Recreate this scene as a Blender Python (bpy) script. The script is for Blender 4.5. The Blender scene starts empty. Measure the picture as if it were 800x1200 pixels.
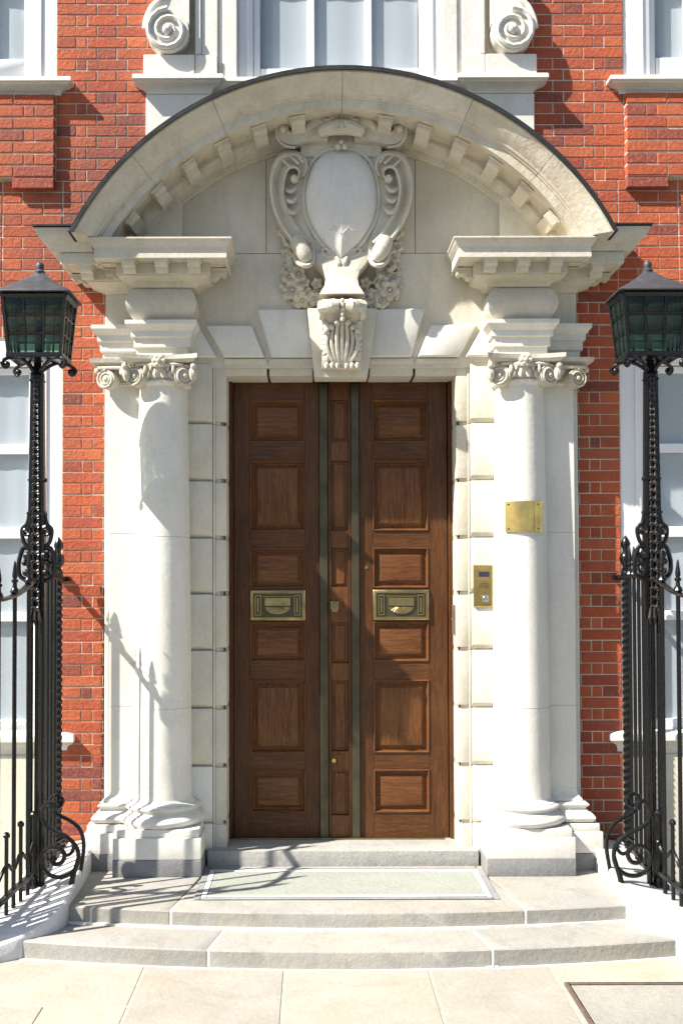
import bpy, bmesh, math, random
from mathutils import Vector, Matrix
random.seed(7)
SC = bpy.context.scene
COL = SC.collection
S = 0.78                                    # drawing units to metres
# ------------------------------------------------------------------ camera
F, D, E0, TH, RO, CX, PX0 = 1218.0, 7.0, 2.075, 0.025, -0.0025, -0.195, 366.0
PY0 = 678 - F*math.tan(TH)
_r = Vector((1,0,0)); _u = Vector((0,-math.sin(TH),math.cos(TH))); FW = Vector((0,math.cos(TH),math.sin(TH)))
RT = _r*math.cos(RO)+_u*math.sin(RO); UP = _u*math.cos(RO)-_r*math.sin(RO)
cam = bpy.data.cameras.new('camera'); camo = bpy.data.objects.new('camera', cam); COL.objects.link(camo)
m3 = Matrix((RT, UP, -FW)).transposed().to_4x4()
m3.translation = Vector((CX,-D,E0))*S
camo.matrix_world = m3
cam.sensor_fit = 'VERTICAL'; cam.sensor_height = 36.0; cam.lens = 36.0*F/1200
cam.shift_x = (400-PX0)/1200; cam.shift_y = (PY0-600)/1200
cam.clip_start = 0.05; cam.clip_end = 500
SC.camera = camo
# ------------------------------------------------------------------ sky, sun, exposure
SD = Vector((-2.15,-1.0,2.45)).normalized()  # towards the sun
elev = math.asin(SD.z); rot = math.atan2(SD.x, SD.y)
w = bpy.data.worlds.new('World'); SC.world = w; w.use_nodes = True
nt = w.node_tree; bg = nt.nodes['Background']
sk = nt.nodes.new('ShaderNodeTexSky'); sk.sky_type = 'NISHITA'; sk.sun_disc = False
sk.sun_elevation = elev; sk.sun_rotation = rot % (2*math.pi); sk.air_density = 1.0; sk.dust_density = 1.0; sk.ozone_density = 1.0
nt.links.new(sk.outputs[0], bg.inputs[0]); bg.inputs[1].default_value = 0.068
sl = bpy.data.lights.new('sun','SUN'); so = bpy.data.objects.new('sun', sl); COL.objects.link(so)
sl.energy = 5.0; sl.angle = math.radians(0.55); sl.color = (1.0,0.945,0.86)
so.rotation_euler = SD.to_track_quat('Z','Y').to_euler(); so.location = SD*12
SC.view_settings.view_transform = 'Standard'; SC.view_settings.look = 'None'
SC.view_settings.exposure = 1.27; SC.view_settings.gamma = 1.0
SC.cycles.max_bounces = 8; SC.cycles.diffuse_bounces = 5; SC.cycles.glossy_bounces = 4; SC.cycles.transparent_max_bounces = 12

# ------------------------------------------------------------------ photograph pixel -> place at a known depth / height
def W(px, py, Y):
    d = RT*((px-PX0)/F) + UP*(-(py-PY0)/F) + FW
    t = (Y+D)/d.y
    return (CX+t*d.x, E0+t*d.z)
def WX(px, py, Y): return W(px,py,Y)[0]
def WZ(py, Y, px=400): return W(px,py,Y)[1]
def G(px, py, z):
    d = RT*((px-PX0)/F) + UP*(-(py-PY0)/F) + FW
    t = (z-E0)/d.z
    return (CX+t*d.x, -D+t*d.y)

# ------------------------------------------------------------------ mesh helpers
FLIP = False
def cr(pts, n=6, closed=False):
    """smooth curve through points of any dimension"""
    P = [tuple(p) for p in pts]; out = []; L = len(P)
    rng = range(L) if closed else range(L-1)
    for i in rng:
        if closed: a,b,c,d = P[(i-1)%L],P[i],P[(i+1)%L],P[(i+2)%L]
        else: a,b,c,d = P[max(i-1,0)],P[i],P[i+1],P[min(i+2,L-1)]
        for k in range(n):
            t=k/n; t2=t*t; t3=t2*t
            out.append(tuple(.5*(2*b[j]+(c[j]-a[j])*t+(2*a[j]-5*b[j]+4*c[j]-d[j])*t2+(3*b[j]-a[j]-3*c[j]+d[j])*t3) for j in range(len(b))))
    if not closed: out.append(P[-1])
    return out
class B:
    def __init__(s): s.v=[]; s.f=[]
    def add(s, vs, fs):
        o=len(s.v); s.v += [tuple(v) for v in vs]; s.f += [[i+o for i in f] for f in fs]; return s
    def box(s, x0,x1,y0,y1,z0,z1):
        if x0>x1: x0,x1=x1,x0
        return s.add([(x0,y0,z0),(x1,y0,z0),(x1,y1,z0),(x0,y1,z0),(x0,y0,z1),(x1,y0,z1),(x1,y1,z1),(x0,y1,z1)],
            [(0,1,5,4),(1,2,6,5),(2,3,7,6),(3,0,4,7),(4,5,6,7),(3,2,1,0)])
    def loft(s, loops, caps=True, closed=True):
        n=len(loops[0]); o=[]; fs=[]
        for l in loops: o+=l
        for k in range(len(loops)-1):
            for i in range(n if closed else n-1):
                j=(i+1)%n; fs.append((k*n+i,k*n+j,(k+1)*n+j,(k+1)*n+i))
        if caps and closed: fs.append(tuple(range(n-1,-1,-1))); fs.append(tuple((len(loops)-1)*n+i for i in range(n)))
        return s.add(o,fs)
    def prism(s, poly, y0, y1):      return s.loft([[(x,y0,z) for x,z in poly],[(x,y1,z) for x,z in poly]])
    def prismx(s, poly, x0, x1):     return s.loft([[(x0,y,z) for y,z in poly],[(x1,y,z) for y,z in poly]])
    def prismz(s, poly, z0, z1):     return s.loft([[(x,y,z0) for x,y in poly],[(x,y,z1) for x,y in poly]])
    def taper(s, poly, y0, y1, y2, inset):   # prism whose front (y0) is chamfered
        cx=sum(p[0] for p in poly)/len(poly); cz=sum(p[1] for p in poly)/len(poly)
        w=max(p[0] for p in poly)-min(p[0] for p in poly); h=max(p[1] for p in poly)-min(p[1] for p in poly)
        fx=1-2*inset/max(w,1e-6); fz=1-2*inset/max(h,1e-6)
        q=[(cx+(x-cx)*fx,cz+(z-cz)*fz) for x,z in poly]
        return s.loft([[(x,y0,z) for x,z in q],[(x,y1,z) for x,z in poly],[(x,y2,z) for x,z in poly]])
    def lathe(s, prof, cx=0, cy=0, n=40):
        loops=[[(cx+r*math.cos(2*math.pi*i/n),cy+r*math.sin(2*math.pi*i/n),z) for i in range(n)] for r,z in prof]
        return s.loft(loops)
    def ball(s, c, r, nu=10, nv=6, m=None):
        if not isinstance(r,tuple): r=(r,r,r)
        vs=[];fs=[]
        for j in range(1,nv):
            t=math.pi*j/nv
            for i in range(nu):
                a=2*math.pi*i/nu; vs.append(Vector((r[0]*math.sin(t)*math.cos(a),r[1]*math.sin(t)*math.sin(a),r[2]*math.cos(t))))
        vs += [Vector((0,0,r[2])),Vector((0,0,-r[2]))]
        if m is not None: vs=[m@v for v in vs]
        vs=[(v.x+c[0],v.y+c[1],v.z+c[2]) for v in vs]
        for j in range(nv-2):
            for i in range(nu):
                k=(i+1)%nu; fs.append((j*nu+i,j*nu+k,(j+1)*nu+k,(j+1)*nu+i))
        T=(nv-1)*nu
        for i in range(nu):
            k=(i+1)%nu; fs.append((T,k,i)); fs.append((T+1,(nv-2)*nu+i,(nv-2)*nu+k))
        return s.add(vs,fs)
    def tube(s, pts, r, n=8, fl=1.0, ref=(0,1,0), closed=False):
        """tube along pts; fl squashes it along ref"""
        P=[Vector(p) for p in pts]; L=len(P); loops=[]; ref=Vector(ref).normalized()
        R=r if isinstance(r,(list,tuple)) else [r]*L
        if len(R)!=L: R=[R[min(int(i*(len(R)-1)/(L-1)),len(R)-2)]*(1-((i*(len(R)-1)/(L-1))%1 if i<L-1 else 1))+R[min(int(i*(len(R)-1)/(L-1)),len(R)-2)+1]*((i*(len(R)-1)/(L-1))%1 if i<L-1 else 1) for i in range(L)]
        for i in range(L):
            a=P[(i-1)%L] if closed else P[max(i-1,0)]; b=P[(i+1)%L] if closed else P[min(i+1,L-1)]
            t=(b-a); t=t.normalized() if t.length>1e-9 else Vector((0,0,1))
            e=ref-t*ref.dot(t)
            if e.length<1e-3: e=Vector((1,0,0))-t*t.x
            if e.length<1e-3: e=Vector((0,0,1))-t*t.z
            e.normalize(); g=t.cross(e)
            loops.append([P[i]+(e*math.cos(2*math.pi*k/n)*fl+g*math.sin(2*math.pi*k/n))*R[i] for k in range(n)])
        if closed: loops.append(loops[0]); return s.loft(loops,caps=False)
        return s.loft(loops)
    def mould(s, prof, xl, xr, yf, yb, rr=1):
        """profile (projection, z) carried round left side, front and right side"""
        vs=[];fs=[];n=len(prof)
        for p,z in prof: vs += [(xl-p,yb,z),(xl-p,yf-p,z),(xr+p*rr,yf-p,z),(xr+p*rr,yb,z)]
        for i in range(n-1):
            for k in range(3): fs.append((4*i+k,4*i+k+1,4*i+k+5,4*i+k+4))
            fs.append((4*i+3,4*i,4*i+4,4*i+7))
        fs.append((3,2,1,0)); t=4*(n-1); fs.append((t,t+1,t+2,t+3))
        return s.add(vs,fs)
    def spiral(s, c, r, ang=0.0, turns=2.2, hand=1, tube=.012, thick=.05, start=0.0, n=6, eye=None, disc=True):
        """volute facing -Y, turned by ang about Z"""
        ca,sa=math.cos(ang),math.sin(ang)
        def T(x,y,z): return (c[0]+x*ca-y*sa, c[1]+x*sa+y*ca, c[2]+z)
        if disc:
            m=20; s.loft([[T(r*.97*math.cos(2*math.pi*i/m),0,r*.97*math.sin(2*math.pi*i/m)) for i in range(m)],[T(r*.97*math.cos(2*math.pi*i/m),thick,r*.97*math.sin(2*math.pi*i/m)) for i in range(m)]])
        pts=[];R=[];N=int(turns*14)
        for i in range(N+1):
            u=i/N; a=start+hand*u*turns*2*math.pi; q=r*(1-u)**1.05*.86+r*.14
            pts.append(T(q*math.cos(a),-tube*.25,q*math.sin(a))); R.append(tube*(1-.45*u))
        d=T(0,1,0); s.tube(pts,R,n,fl=1.2,ref=(d[0]-c[0],d[1]-c[1],0))
        s.ball(T(0,-tube*.4,0), eye or r*.2,10,6); return s
def obj(name, b, mat, parent=None, bevel=0, seg=1, ang=32, label=None, flat=False):
    me=bpy.data.meshes.new(name)
    bm=bmesh.new(); vs=[bm.verts.new(v) for v in b.v]
    for f in b.f:
        try: bm.faces.new([vs[i] for i in dict.fromkeys(f)])
        except ValueError: pass
    bmesh.ops.remove_doubles(bm, verts=bm.verts, dist=1e-5)
    bmesh.ops.dissolve_degenerate(bm, dist=1e-6, edges=bm.edges)
    if FLIP: bmesh.ops.scale(bm, vec=(-1,1,1), verts=bm.verts)
    bmesh.ops.recalc_face_normals(bm, faces=bm.faces)
    if bevel:
        ed=[e for e in bm.edges if len(e.link_faces)==2 and e.calc_face_angle(0)>math.radians(40)]
        bmesh.ops.bevel(bm, geom=ed, offset=bevel, segments=seg, affect='EDGES', profile=.6, clamp_overlap=True)
    bm.to_mesh(me); bm.free()
    if not flat:
        me.polygons.foreach_set('use_smooth',[True]*len(me.polygons)); me.set_sharp_from_angle(angle=math.radians(ang))
    me.materials.append(mat)
    o=bpy.data.objects.new(name,me); COL.objects.link(o)
    if parent is not None:
        o.parent=parent
        if parent.parent is None: o.location=-parent.location
    if label: o['label']=label
    return o
def thing(name, label, cat, loc=(0,0,0), group=None, kind=None):
    o=bpy.data.objects.new(name,None); COL.objects.link(o); o.empty_display_size=.1
    x,y,z=loc; o.location=((-x if FLIP else x),y,z)
    if label: o['label']=label
    if cat: o['category']=cat
    if group: o['group']=group
    if kind: o['kind']=kind
    return o
def tag(o,label,cat=None,group=None,kind=None):
    o['label']=label
    if cat: o['category']=cat
    if group: o['group']=group
    if kind: o['kind']=kind
    return o

# ------------------------------------------------------------------ materials
def nodes(name):
    m=bpy.data.materials.new(name); m.use_nodes=True; t=m.node_tree
    return m,t,t.nodes['Principled BSDF'],(lambda k:t.nodes.new('ShaderNode'+k)),t.links.new
def ramp(N, pairs):
    r=N('ValToRGB'); e=r.color_ramp.elements
    while len(e)<len(pairs): e.new(.5)
    for k,(p,c) in enumerate(pairs): e[k].position=p; e[k].color=(*c,1) if len(c)==3 else c
    return r
def vec(N, L, scale=(1,1,1), rnd=True):
    tc=N('TexCoord'); mp=N('Mapping'); mp.inputs['Scale'].default_value=scale
    L(tc.outputs['Object'],mp.inputs['Vector'])
    if rnd:
        oi=N('ObjectInfo'); mu=N('Math'); mu.operation='MULTIPLY'; mu.inputs[1].default_value=37.0
        cb=N('CombineXYZ'); L(oi.outputs['Random'],mu.inputs[0]); L(mu.outputs[0],cb.inputs[0]); L(mu.outputs[0],cb.inputs[2])
        L(cb.outputs[0],mp.inputs['Location'])
    return mp.outputs[0]
def noise(N,L,v,scale,detail=4,rough=.55,dist=0):
    n=N('TexNoise'); n.inputs['Scale'].default_value=scale; n.inputs['Detail'].default_value=detail; n.inputs['Roughness'].default_value=rough; n.inputs['Distortion'].default_value=dist
    L(v,n.inputs['Vector']); return n.outputs['Fac']
def mix(N,L,fac,a,b,mode='MIX'):
    x=N('Mix'); x.data_type='RGBA'; x.blend_type=mode
    if isinstance(fac,(int,float)): x.inputs[0].default_value=fac
    else: L(fac,x.inputs[0])
    for i,q in ((6,a),(7,b)):
        if isinstance(q,tuple): x.inputs[i].default_value=(*q,1) if len(q)==3 else q
        else: L(q,x.inputs[i])
    return x.outputs[2]
def bump(N,L,P,h,strength,dist=.01):
    b=N('Bump'); b.inputs['Strength'].default_value=strength; b.inputs['Distance'].default_value=dist
    L(h,b.inputs['Height']); L(b.outputs[0],P.inputs['Normal'])
def stone(name, lo, hi, stain, stain_amt=.5, streak=(3,3,.7), bs=.25, rough=.8, speck=None, vary=.07, warm=0):
    m,t,P,N,L=nodes(name); v=vec(N,L)
    c=mix(N,L,ramp_out(N,L,noise(N,L,v,2.6,6,.62),[(.3,(0,0,0)),(.72,(1,1,1))]),lo,hi)
    sv=vec(N,L,streak,False)
    st=ramp_out(N,L,noise(N,L,sv,3.2,7,.7,.4),[(.5,(0,0,0)),(.8,(stain_amt,)*3)])
    c=mix(N,L,st,c,stain)
    if warm:
        wv=noise(N,L,vec(N,L,(1.5,1.5,1.0),False),1.7,7,.7,.6)
        c=mix(N,L,ramp_out(N,L,wv,[(.47,(0,0,0)),(.72,(warm,)*3)]),c,(.40,.295,.17))
        dv=noise(N,L,vec(N,L,(2.4,2.4,1.2),True),4.5,8,.75,.3)
        c=mix(N,L,ramp_out(N,L,dv,[(.58,(0,0,0)),(.74,(warm*.9,)*3)]),c,(.17,.155,.13))
    fine=noise(N,L,v,60,3,.6)
    c=mix(N,L,ramp_out(N,L,fine,[(.3,(.86,.86,.86)),(.65,(1.04,1.04,1.04))]),(0,0,0),c) if False else mix(N,L,1.0,c,ramp_out(N,L,fine,[(.3,(.9,.9,.9)),(.65,(1,1,1))]),'MULTIPLY')
    if speck is not None:
        c=mix(N,L,ramp_out(N,L,noise(N,L,v,160,2,.7),[(.52,(0,0,0)),(.62,(.55,.55,.55))]),c,speck)
    oi=N('ObjectInfo'); c=mix(N,L,1.0,c,ramp_out(N,L,oi.outputs['Random'],[(0,(1-vary,)*3),(1,(1,1,1-vary*.4))]),'MULTIPLY')
    L(c,P.inputs['Base Color']); P.inputs['Roughness'].default_value=rough
    bump(N,L,P,noise(N,L,v,28,6,.65),bs,.012)
    return m
def ramp_out(N,L,src,pairs):
    r=ramp(N,pairs); L(src,r.inputs[0]); return r.outputs[0]
M={}
M['limestone']=stone('limestone',(.565,.52,.42),(.665,.63,.54),(.40,.37,.31),.55,warm=.26)
M['white_stone']=stone('white_stone',(.67,.65,.59),(.74,.725,.68),(.52,.5,.45),.5,bs=.15,rough=.6,warm=.16)
M['carved']=stone('carved_stone',(.54,.50,.405),(.66,.625,.54),(.34,.31,.25),.75,streak=(4,4,3),bs=.35,warm=.35)
M['arch']=stone('weathered_stone',(.565,.52,.42),(.67,.63,.54),(.30,.275,.23),.75,streak=(2,2,.9),bs=.4,warm=.55)
M['granite']=stone('grey_granite',(.29,.285,.27),(.40,.39,.365),(.18,.18,.18),.6,streak=(3,3,3),bs=.35,speck=(.16,.16,.16))
M['tread']=stone('step_stone',(.265,.258,.235),(.35,.338,.31),(.17,.163,.15),.75,streak=(2,2,2),bs=.35,speck=(.3,.29,.27),warm=.28)
M['darkslab']=stone('dark_plinth_stone',(.17,.17,.175),(.27,.265,.26),(.12,.12,.12),.5,bs=.3,speck=(.3,.3,.3))
M['slab']=stone('york_stone',(.34,.318,.272),(.43,.405,.352),(.33,.275,.225),.65,streak=(1.2,2.6,1),bs=.35,vary=.16,warm=.3)
M['mortar_w']=stone('white_mortar',(.66,.64,.58),(.74,.72,.66),(.5,.47,.42),.5,bs=.4)
M['paintwall']=stone('white_painted_render',(.58,.585,.59),(.66,.665,.67),(.4,.4,.385),.6,bs=.2,rough=.6,warm=.22)
M['stucco']=stone('cream_stucco',(.58,.55,.45),(.66,.63,.53),(.45,.42,.35),.5,bs=.15)
M['concrete']=stone('pale_concrete',(.27,.255,.222),(.36,.34,.30),(.18,.17,.15),.7,bs=.4,speck=(.36,.34,.3))
M['bed']=stone('sand_bed',(.34,.31,.25),(.44,.41,.34),(.2,.18,.15),.7,bs=.5)
M['asphalt']=stone('asphalt',(.045,.045,.047),(.07,.07,.072),(.03,.03,.03),.5,bs=.6,rough=.9)
M['mat']=stone('mat_field',(.27,.285,.25),(.32,.33,.295),(.22,.23,.2),.5,bs=.5,rough=.95)
M['matw']=stone('mat_border',(.62,.64,.66),(.68,.70,.72),(.45,.45,.45),.4,bs=.2,rough=.7)
def brickmat(name, island):
    m,t,P,N,L=nodes(name)
    if island: src=N('NewGeometry').outputs['Random Per Island']
    else: src=N('ObjectInfo').outputs['Random']
    c=ramp_out(N,L,src,[(0,(.34,.064,.023)),(.2,(.45,.092,.028)),(.42,(.38,.074,.026)),(.6,(.48,.118,.04)),(.78,(.36,.066,.028)),(.91,(.28,.056,.031)),(.98,(.17,.046,.034)),(1,(.42,.085,.028))])
    v=vec(N,L)
    g=noise(N,L,v,9,6,.7)
    c=mix(N,L,ramp_out(N,L,g,[(.32,(.7,.7,.7)),(.5,(0,0,0))]),c,(.26,.065,.04))
    c=mix(N,L,ramp_out(N,L,noise(N,L,v,45,4,.7),[(.54,(0,0,0)),(.72,(.7,.7,.7))]),c,(.52,.18,.085))
    c=mix(N,L,ramp_out(N,L,noise(N,L,v,110,3,.7),[(.57,(0,0,0)),(.7,(.7,.7,.7))]),c,(.16,.05,.035))
    geo=N('NewGeometry'); pn=N('TexNoise'); pn.inputs['Scale'].default_value=1.1; pn.inputs['Detail'].default_value=5
    L(geo.outputs['Position'],pn.inputs['Vector'])
    c=mix(N,L,ramp_out(N,L,pn.outputs['Fac'],[(.5,(0,0,0)),(.7,(.7,.7,.7))]),c,(.17,.055,.04))
    L(c,P.inputs['Base Color']); P.inputs['Roughness'].default_value=.82
    bump(N,L,P,noise(N,L,v,38,6,.7),.6,.014); return m
M['brick']=brickmat('red_brick',False); M['brickj']=brickmat('red_brick_mass',True)
M['mortar']=stone('lime_mortar',(.56,.49,.375),(.70,.625,.50),(.13,.11,.09),.8,streak=(2,2,2),bs=.6)
def wood(name, scale, tone=1.0, spec=.28):
    m,t,P,N,L=nodes(name); v=vec(N,L,scale)
    g=noise(N,L,v,5.5,8,.68,.9); f=noise(N,L,v,26,4,.7,.3)
    c=ramp_out(N,L,g,[(.28,(.026*tone,.0115*tone,.004*tone)),(.48,(.09*tone,.032*tone,.0092*tone)),(.72,(.18*tone,.07*tone,.019*tone))])
    c=mix(N,L,ramp_out(N,L,f,[(.35,(.8,.8,.8)),(.55,(0,0,0))]),c,(.05*tone,.019*tone,.008*tone))
    tc=vec(N,L,(1,1,1),False); big=noise(N,L,tc,2.2,3,.5)
    c=mix(N,L,ramp_out(N,L,big,[(.45,(0,0,0)),(.7,(.35,.35,.35))]),c,(.17*tone,.076*tone,.025*tone))
    fk=vec(N,L,(scale[2]*.5+3,8,scale[0]*.5+3)); fl=noise(N,L,fk,11,2,.4,1.5)
    c=mix(N,L,ramp_out(N,L,fl,[(.64,(0,0,0)),(.7,(.3,.3,.3))]),c,(.2*tone,.085*tone,.03*tone))
    L(c,P.inputs['Base Color'])
    L(ramp_out(N,L,g,[(.3,(.5,.5,.5)),(.7,(.34,.34,.34))]),P.inputs['Roughness'])
    P.inputs['Specular IOR Level'].default_value=spec
    bump(N,L,P,f,.18,.006); return m
M['wood_v']=wood('oak_upright',(16,16,1.1),.82); M['wood_h']=wood('oak_crosswise',(1.1,16,16),.9); M['wood_pale']=wood('oak_worn',(16,16,1.3),1.3)
M['panel_v']=wood('oak_panel_upright',(13,13,1.0),1.3); M['panel_h']=wood('oak_panel_crosswise',(1.0,13,13),1.3)
def metal(name, col, rough, metallic=1.0, var=.3, bs=.1, sc=14, dark=None):
    m,t,P,N,L=nodes(name); v=vec(N,L); g=noise(N,L,v,sc,5,.65)
    c=mix(N,L,ramp_out(N,L,g,[(.35,(0,0,0)),(.7,(1,1,1))]),tuple(x*(1-var) for x in col),col)
    if dark: c=mix(N,L,ramp_out(N,L,noise(N,L,v,sc*.4,6,.7),[(.5,(0,0,0)),(.7,(.8,.8,.8))]),c,dark)
    L(c,P.inputs['Base Color']); P.inputs['Metallic'].default_value=metallic
    L(ramp_out(N,L,g,[(.3,(rough*1.35,)*3),(.7,(rough*.8,)*3)]),P.inputs['Roughness'])
    bump(N,L,P,g,bs,.006); return m
M['iron']=metal('black_gloss_paint',(.006,.006,.0065),.27,0,.3,.1,30); M['iron'].node_tree.nodes['Principled BSDF'].inputs['Specular IOR Level'].default_value=.4
M['iron_rust']=metal('worn_black_paint',(.014,.011,.01),.35,0,.4,.3,34,dark=(.055,.03,.018))
M['roofmetal']=metal('dark_grey_paint',(.045,.047,.055),.5,0,.3,.3,22,dark=(.09,.09,.095))
M['brass']=metal('polished_brass',(.76,.55,.22),.17,1,.3,.12,9,dark=(.55,.38,.14))
M['oldbrass']=metal('dull_brass',(.46,.36,.17),.34,1,.4,.2,16,dark=(.17,.14,.075))
M['bronze']=metal('green_bronze',(.10,.085,.05),.42,.6,.4,.2,8,dark=(.05,.055,.038))
M['steel']=metal('nickel',(.62,.62,.6),.25,1,.2,.1)
M['lead']=metal('lead_sheet',(.012,.012,.013),.75,.0,.3,.3,8)
M['rustframe']=metal('rusty_iron',(.16,.115,.09),.7,.2,.4,.5,20)
def plain(name,col,rough=.5,**k):
    m,t,P,N,L=nodes(name); v=vec(N,L); g=noise(N,L,v,7,5,.6)
    L(mix(N,L,g,tuple(x*.93 for x in col),col),P.inputs['Base Color']); P.inputs['Roughness'].default_value=rough
    for q,x in k.items(): P.inputs[q].default_value=x
    bump(N,L,P,g,.05,.004); return m
M['white']=plain('white_gloss_paint',(.80,.80,.81),.35)
M['black']=plain('black_recess',(.02,.02,.02),.6)
M['screen']=plain('intercom_screen',(.03,.034,.05),.12)
M['room']=plain('dim_room',(.23,.25,.27),.9)
def curtain():
    m,t,P,N,L=nodes('net_curtain'); v=vec(N,L,(1,1,.3)); g=noise(N,L,v,5,3,.6)
    L(ramp_out(N,L,g,[(.3,(.84,.86,.88)),(.7,(.87,.885,.9))]),P.inputs['Base Color']); P.inputs['Roughness'].default_value=.9
    bump(N,L,P,g,.06,.01); return m
M['curtain']=curtain()
def glass(name,tint,clear,rough,refl=.9):
    m,t,P,N,L=nodes(name); out=t.nodes['Material Output']
    tr=N('BsdfTransparent'); tr.inputs[0].default_value=(*clear,1)
    P.inputs['Base Color'].default_value=(*tint,1); P.inputs['Roughness'].default_value=rough; P.inputs['Specular IOR Level'].default_value=refl
    mx=N('MixShader'); mx.inputs[0].default_value=.2
    L(tr.outputs[0],mx.inputs[1]); L(P.outputs[0],mx.inputs[2]); L(mx.outputs[0],out.inputs[0])
    v=vec(N,L); bump(N,L,P,noise(N,L,v,6,2,.5),.12,.02); return m
M['glass']=glass('window_glass',(.13,.15,.17),(.95,.97,.98),.03)
M['green']=glass('green_lamp_glass',(.06,.10,.085),(.22,.36,.3),.22,.8)

# ================================================================== SETTING: ground and pavement
b=B(); b.add([(-120,-140,-.16),(120,-140,-.16),(120,30,-.16),(-120,30,-.16)],[(0,1,2,3)])
o=obj('road',b,M['asphalt']); o['kind']='structure'
b=B(); b.box(-30,30,-4.85,1,-.17,-.004); o=obj('pavement_bed',b,M['bed']); o['kind']='structure'
b=B(); b.box(-30,30,-5.1,-4.856,-.17,.002); o=obj('street_kerb',b,M['granite'],None,.01); o['kind']='structure'
pav=thing('pavement',None,None,(0,-2,0),kind='structure')
def slab(x0,x1,y0,y1,g=.006):
    b=B(); b.box(x0+g,x1-g,y0+g,y1-g,-.05,random.uniform(-.0015,.0015)); obj('paving_slab',b,M['slab'],pav,.004)
J=[G(165,1145,0)[0],G(333,1145,0)[0],G(505,1145,0)[0]]
yj=G(75,1179,0)[1]
cov=(G(657,1152,0)[0],G(657,1152,0)[1])          # corner of the cellar cover
slab(-3.3,-2.25,-2.0,-.6); slab(-2.25,J[0],yj,-.9); slab(-3.2,-1.5,-2.75,yj); slab(-1.5,J[0],-2.75,yj)
slab(J[0],J[1],-2.75,-1.0); slab(J[1],J[2],-2.75,-1.0); slab(J[2],cov[0]-.01,-2.75,-1.0)
slab(cov[0]-.01,cov[0]+.95,cov[1]+.01,-.9); slab(cov[0]+.95,3.3,-2.75,-.7)
for k in range(3):
    y1=-2.75-k*.7; x=-3.4+k*.3
    while x<3.2:
        wd=random.uniform(.7,1.15); slab(x,x+wd,y1-.7,y1); x+=wd
cc=thing('cellar_cover','pale concrete cellar cover in a rusty iron frame set in the pavement','cover',(cov[0]+.4,cov[1]-.5,0))
b=B(); t=.022
x0,x1,y0,y1=cov[0]+.012,cov[0]+.93,cov[1]-1.05,cov[1]-.008
b.box(x0,x0+t,y0,y1,-.05,.008).box(x1-t,x1,y0,y1,-.05,.008).box(x0+t,x1-t,y1-t,y1,-.05,.008).box(x0+t,x1-t,y0,y0+t,-.05,.008)
obj('frame',b,M['rustframe'],cc,.002)
b=B(); b.box(x0+t+.006,x1-t-.006,y0+t+.006,y1-t-.006,-.05,.003); obj('cover_slab',b,M['concrete'],cc,.003)

# ================================================================== STEPS
st=thing('entrance_steps','three shallow bowed stone steps leading up to the panelled doors','steps',(0,-.7,0))
def front(x,yc,c): return yc+c*x*x
def stepstone(name,xa0,xa1,xb0,xb1,yc,c,yb,z0,z1,mat,lab=None):
    """xa: left/right at front, xb: at back"""
    n=14; fr=[]
    for i in range(n+1):
        x=xa0+(xa1-xa0)*i/n; fr.append((x,front(x,yc,c)))
    poly=fr+[(xb1,yb),(xb0,yb)]
    # nosing: front top edge rounded a little
    lo=[];mi=[];hi=[]
    cx=sum(p[0] for p in poly)/len(poly); cy=sum(p[1] for p in poly)/len(poly)
    for i,(x,y) in enumerate(poly):
        dn=.006 if i<=n else 0
        lo.append((x,y,z0)); mi.append((x,y,z1-.01)); hi.append((x,y+dn*1.4,z1))
    b=B(); b.loft([lo,mi,hi]); return obj(name,b,mat,st,.0025,label=lab)
g=.008
# lower step
YC1,C1,YC2,C2=-1.435,.056,-1.105,.054
stepstone('step_stone',-1.95,-.757-g,-1.95,-.66-g,YC1,C1,-.9,-.02,.0975,M['tread'])
stepstone('step_stone',-.757+g,.757-g,-.66+g,.66-g,YC1,C1,-.9,-.02,.0975,M['tread'])
stepstone('step_stone',.757+g,1.95,.66+g,1.95,YC1,C1,-.9,-.02,.0975,M['tread'])
# landing
stepstone('step_stone',-1.9,-1.005-g,-1.9,-.84-g,YC2,C2,-.02,.09,.195,M['tread'])
stepstone('step_stone',-1.005+g,1.005-g,-.84+g,.84-g,YC2,C2,-.02,.09,.195,M['tread'])
stepstone('step_stone',1.005+g,1.9,.84+g,1.9,YC2,C2,-.02,.09,.195,M['tread'])
# threshold
b=B(); b.box(-.885,.885,-.165,.3,.15,.296); obj('threshold',b,M['granite'],st,.006,2)
# pale mortar lying a little low in the joints and along the step feet
b=B()
for sx in (-1,1):
    for xf,xb,yc,c,z0,z1 in ((.757,.66,YC1,C1,0,.094),(1.005,.84,YC2,C2,.0975,.192)):
        yf=front(xf,yc,c)+.004; yb=-.9 if z1<.1 else -.2
        q=[(sx*(xf-g),yf),(sx*(xf+g),yf),(sx*(xb+g),yb),(sx*(xb-g),yb)]
        b.prismz(q,z0,z1)
for yc,c,z,h,xe in ((YC1,C1,-.01,.006,1.85),(YC2,C2,.0975,.006,1.6)):
    n=40; poly=[]
    for i in range(n+1):
        x=-xe+2*xe*i/n; poly.append((x,front(x,yc,c)-.018-.007*math.sin(i*1.7)*math.sin(i*.61)))
    poly+=[(xe,front(xe,yc,c)+.02),(0,yc+.02),(-xe,front(xe,yc,c)+.02)]
    b.prismz(poly,z,z+h+.006)
for k in range(9):                                 # crumbs of mortar at the broken right hand joint
    xq=.757+random.gauss(.0,.02); b.ball((xq,front(xq,YC1,C1)-random.uniform(.004,.016),random.uniform(.003,.007)),(random.uniform(.006,.014),random.uniform(.006,.01),random.uniform(.006,.01)),6,4)
obj('joint_mortar',b,M['mortar_w'],st)

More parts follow.
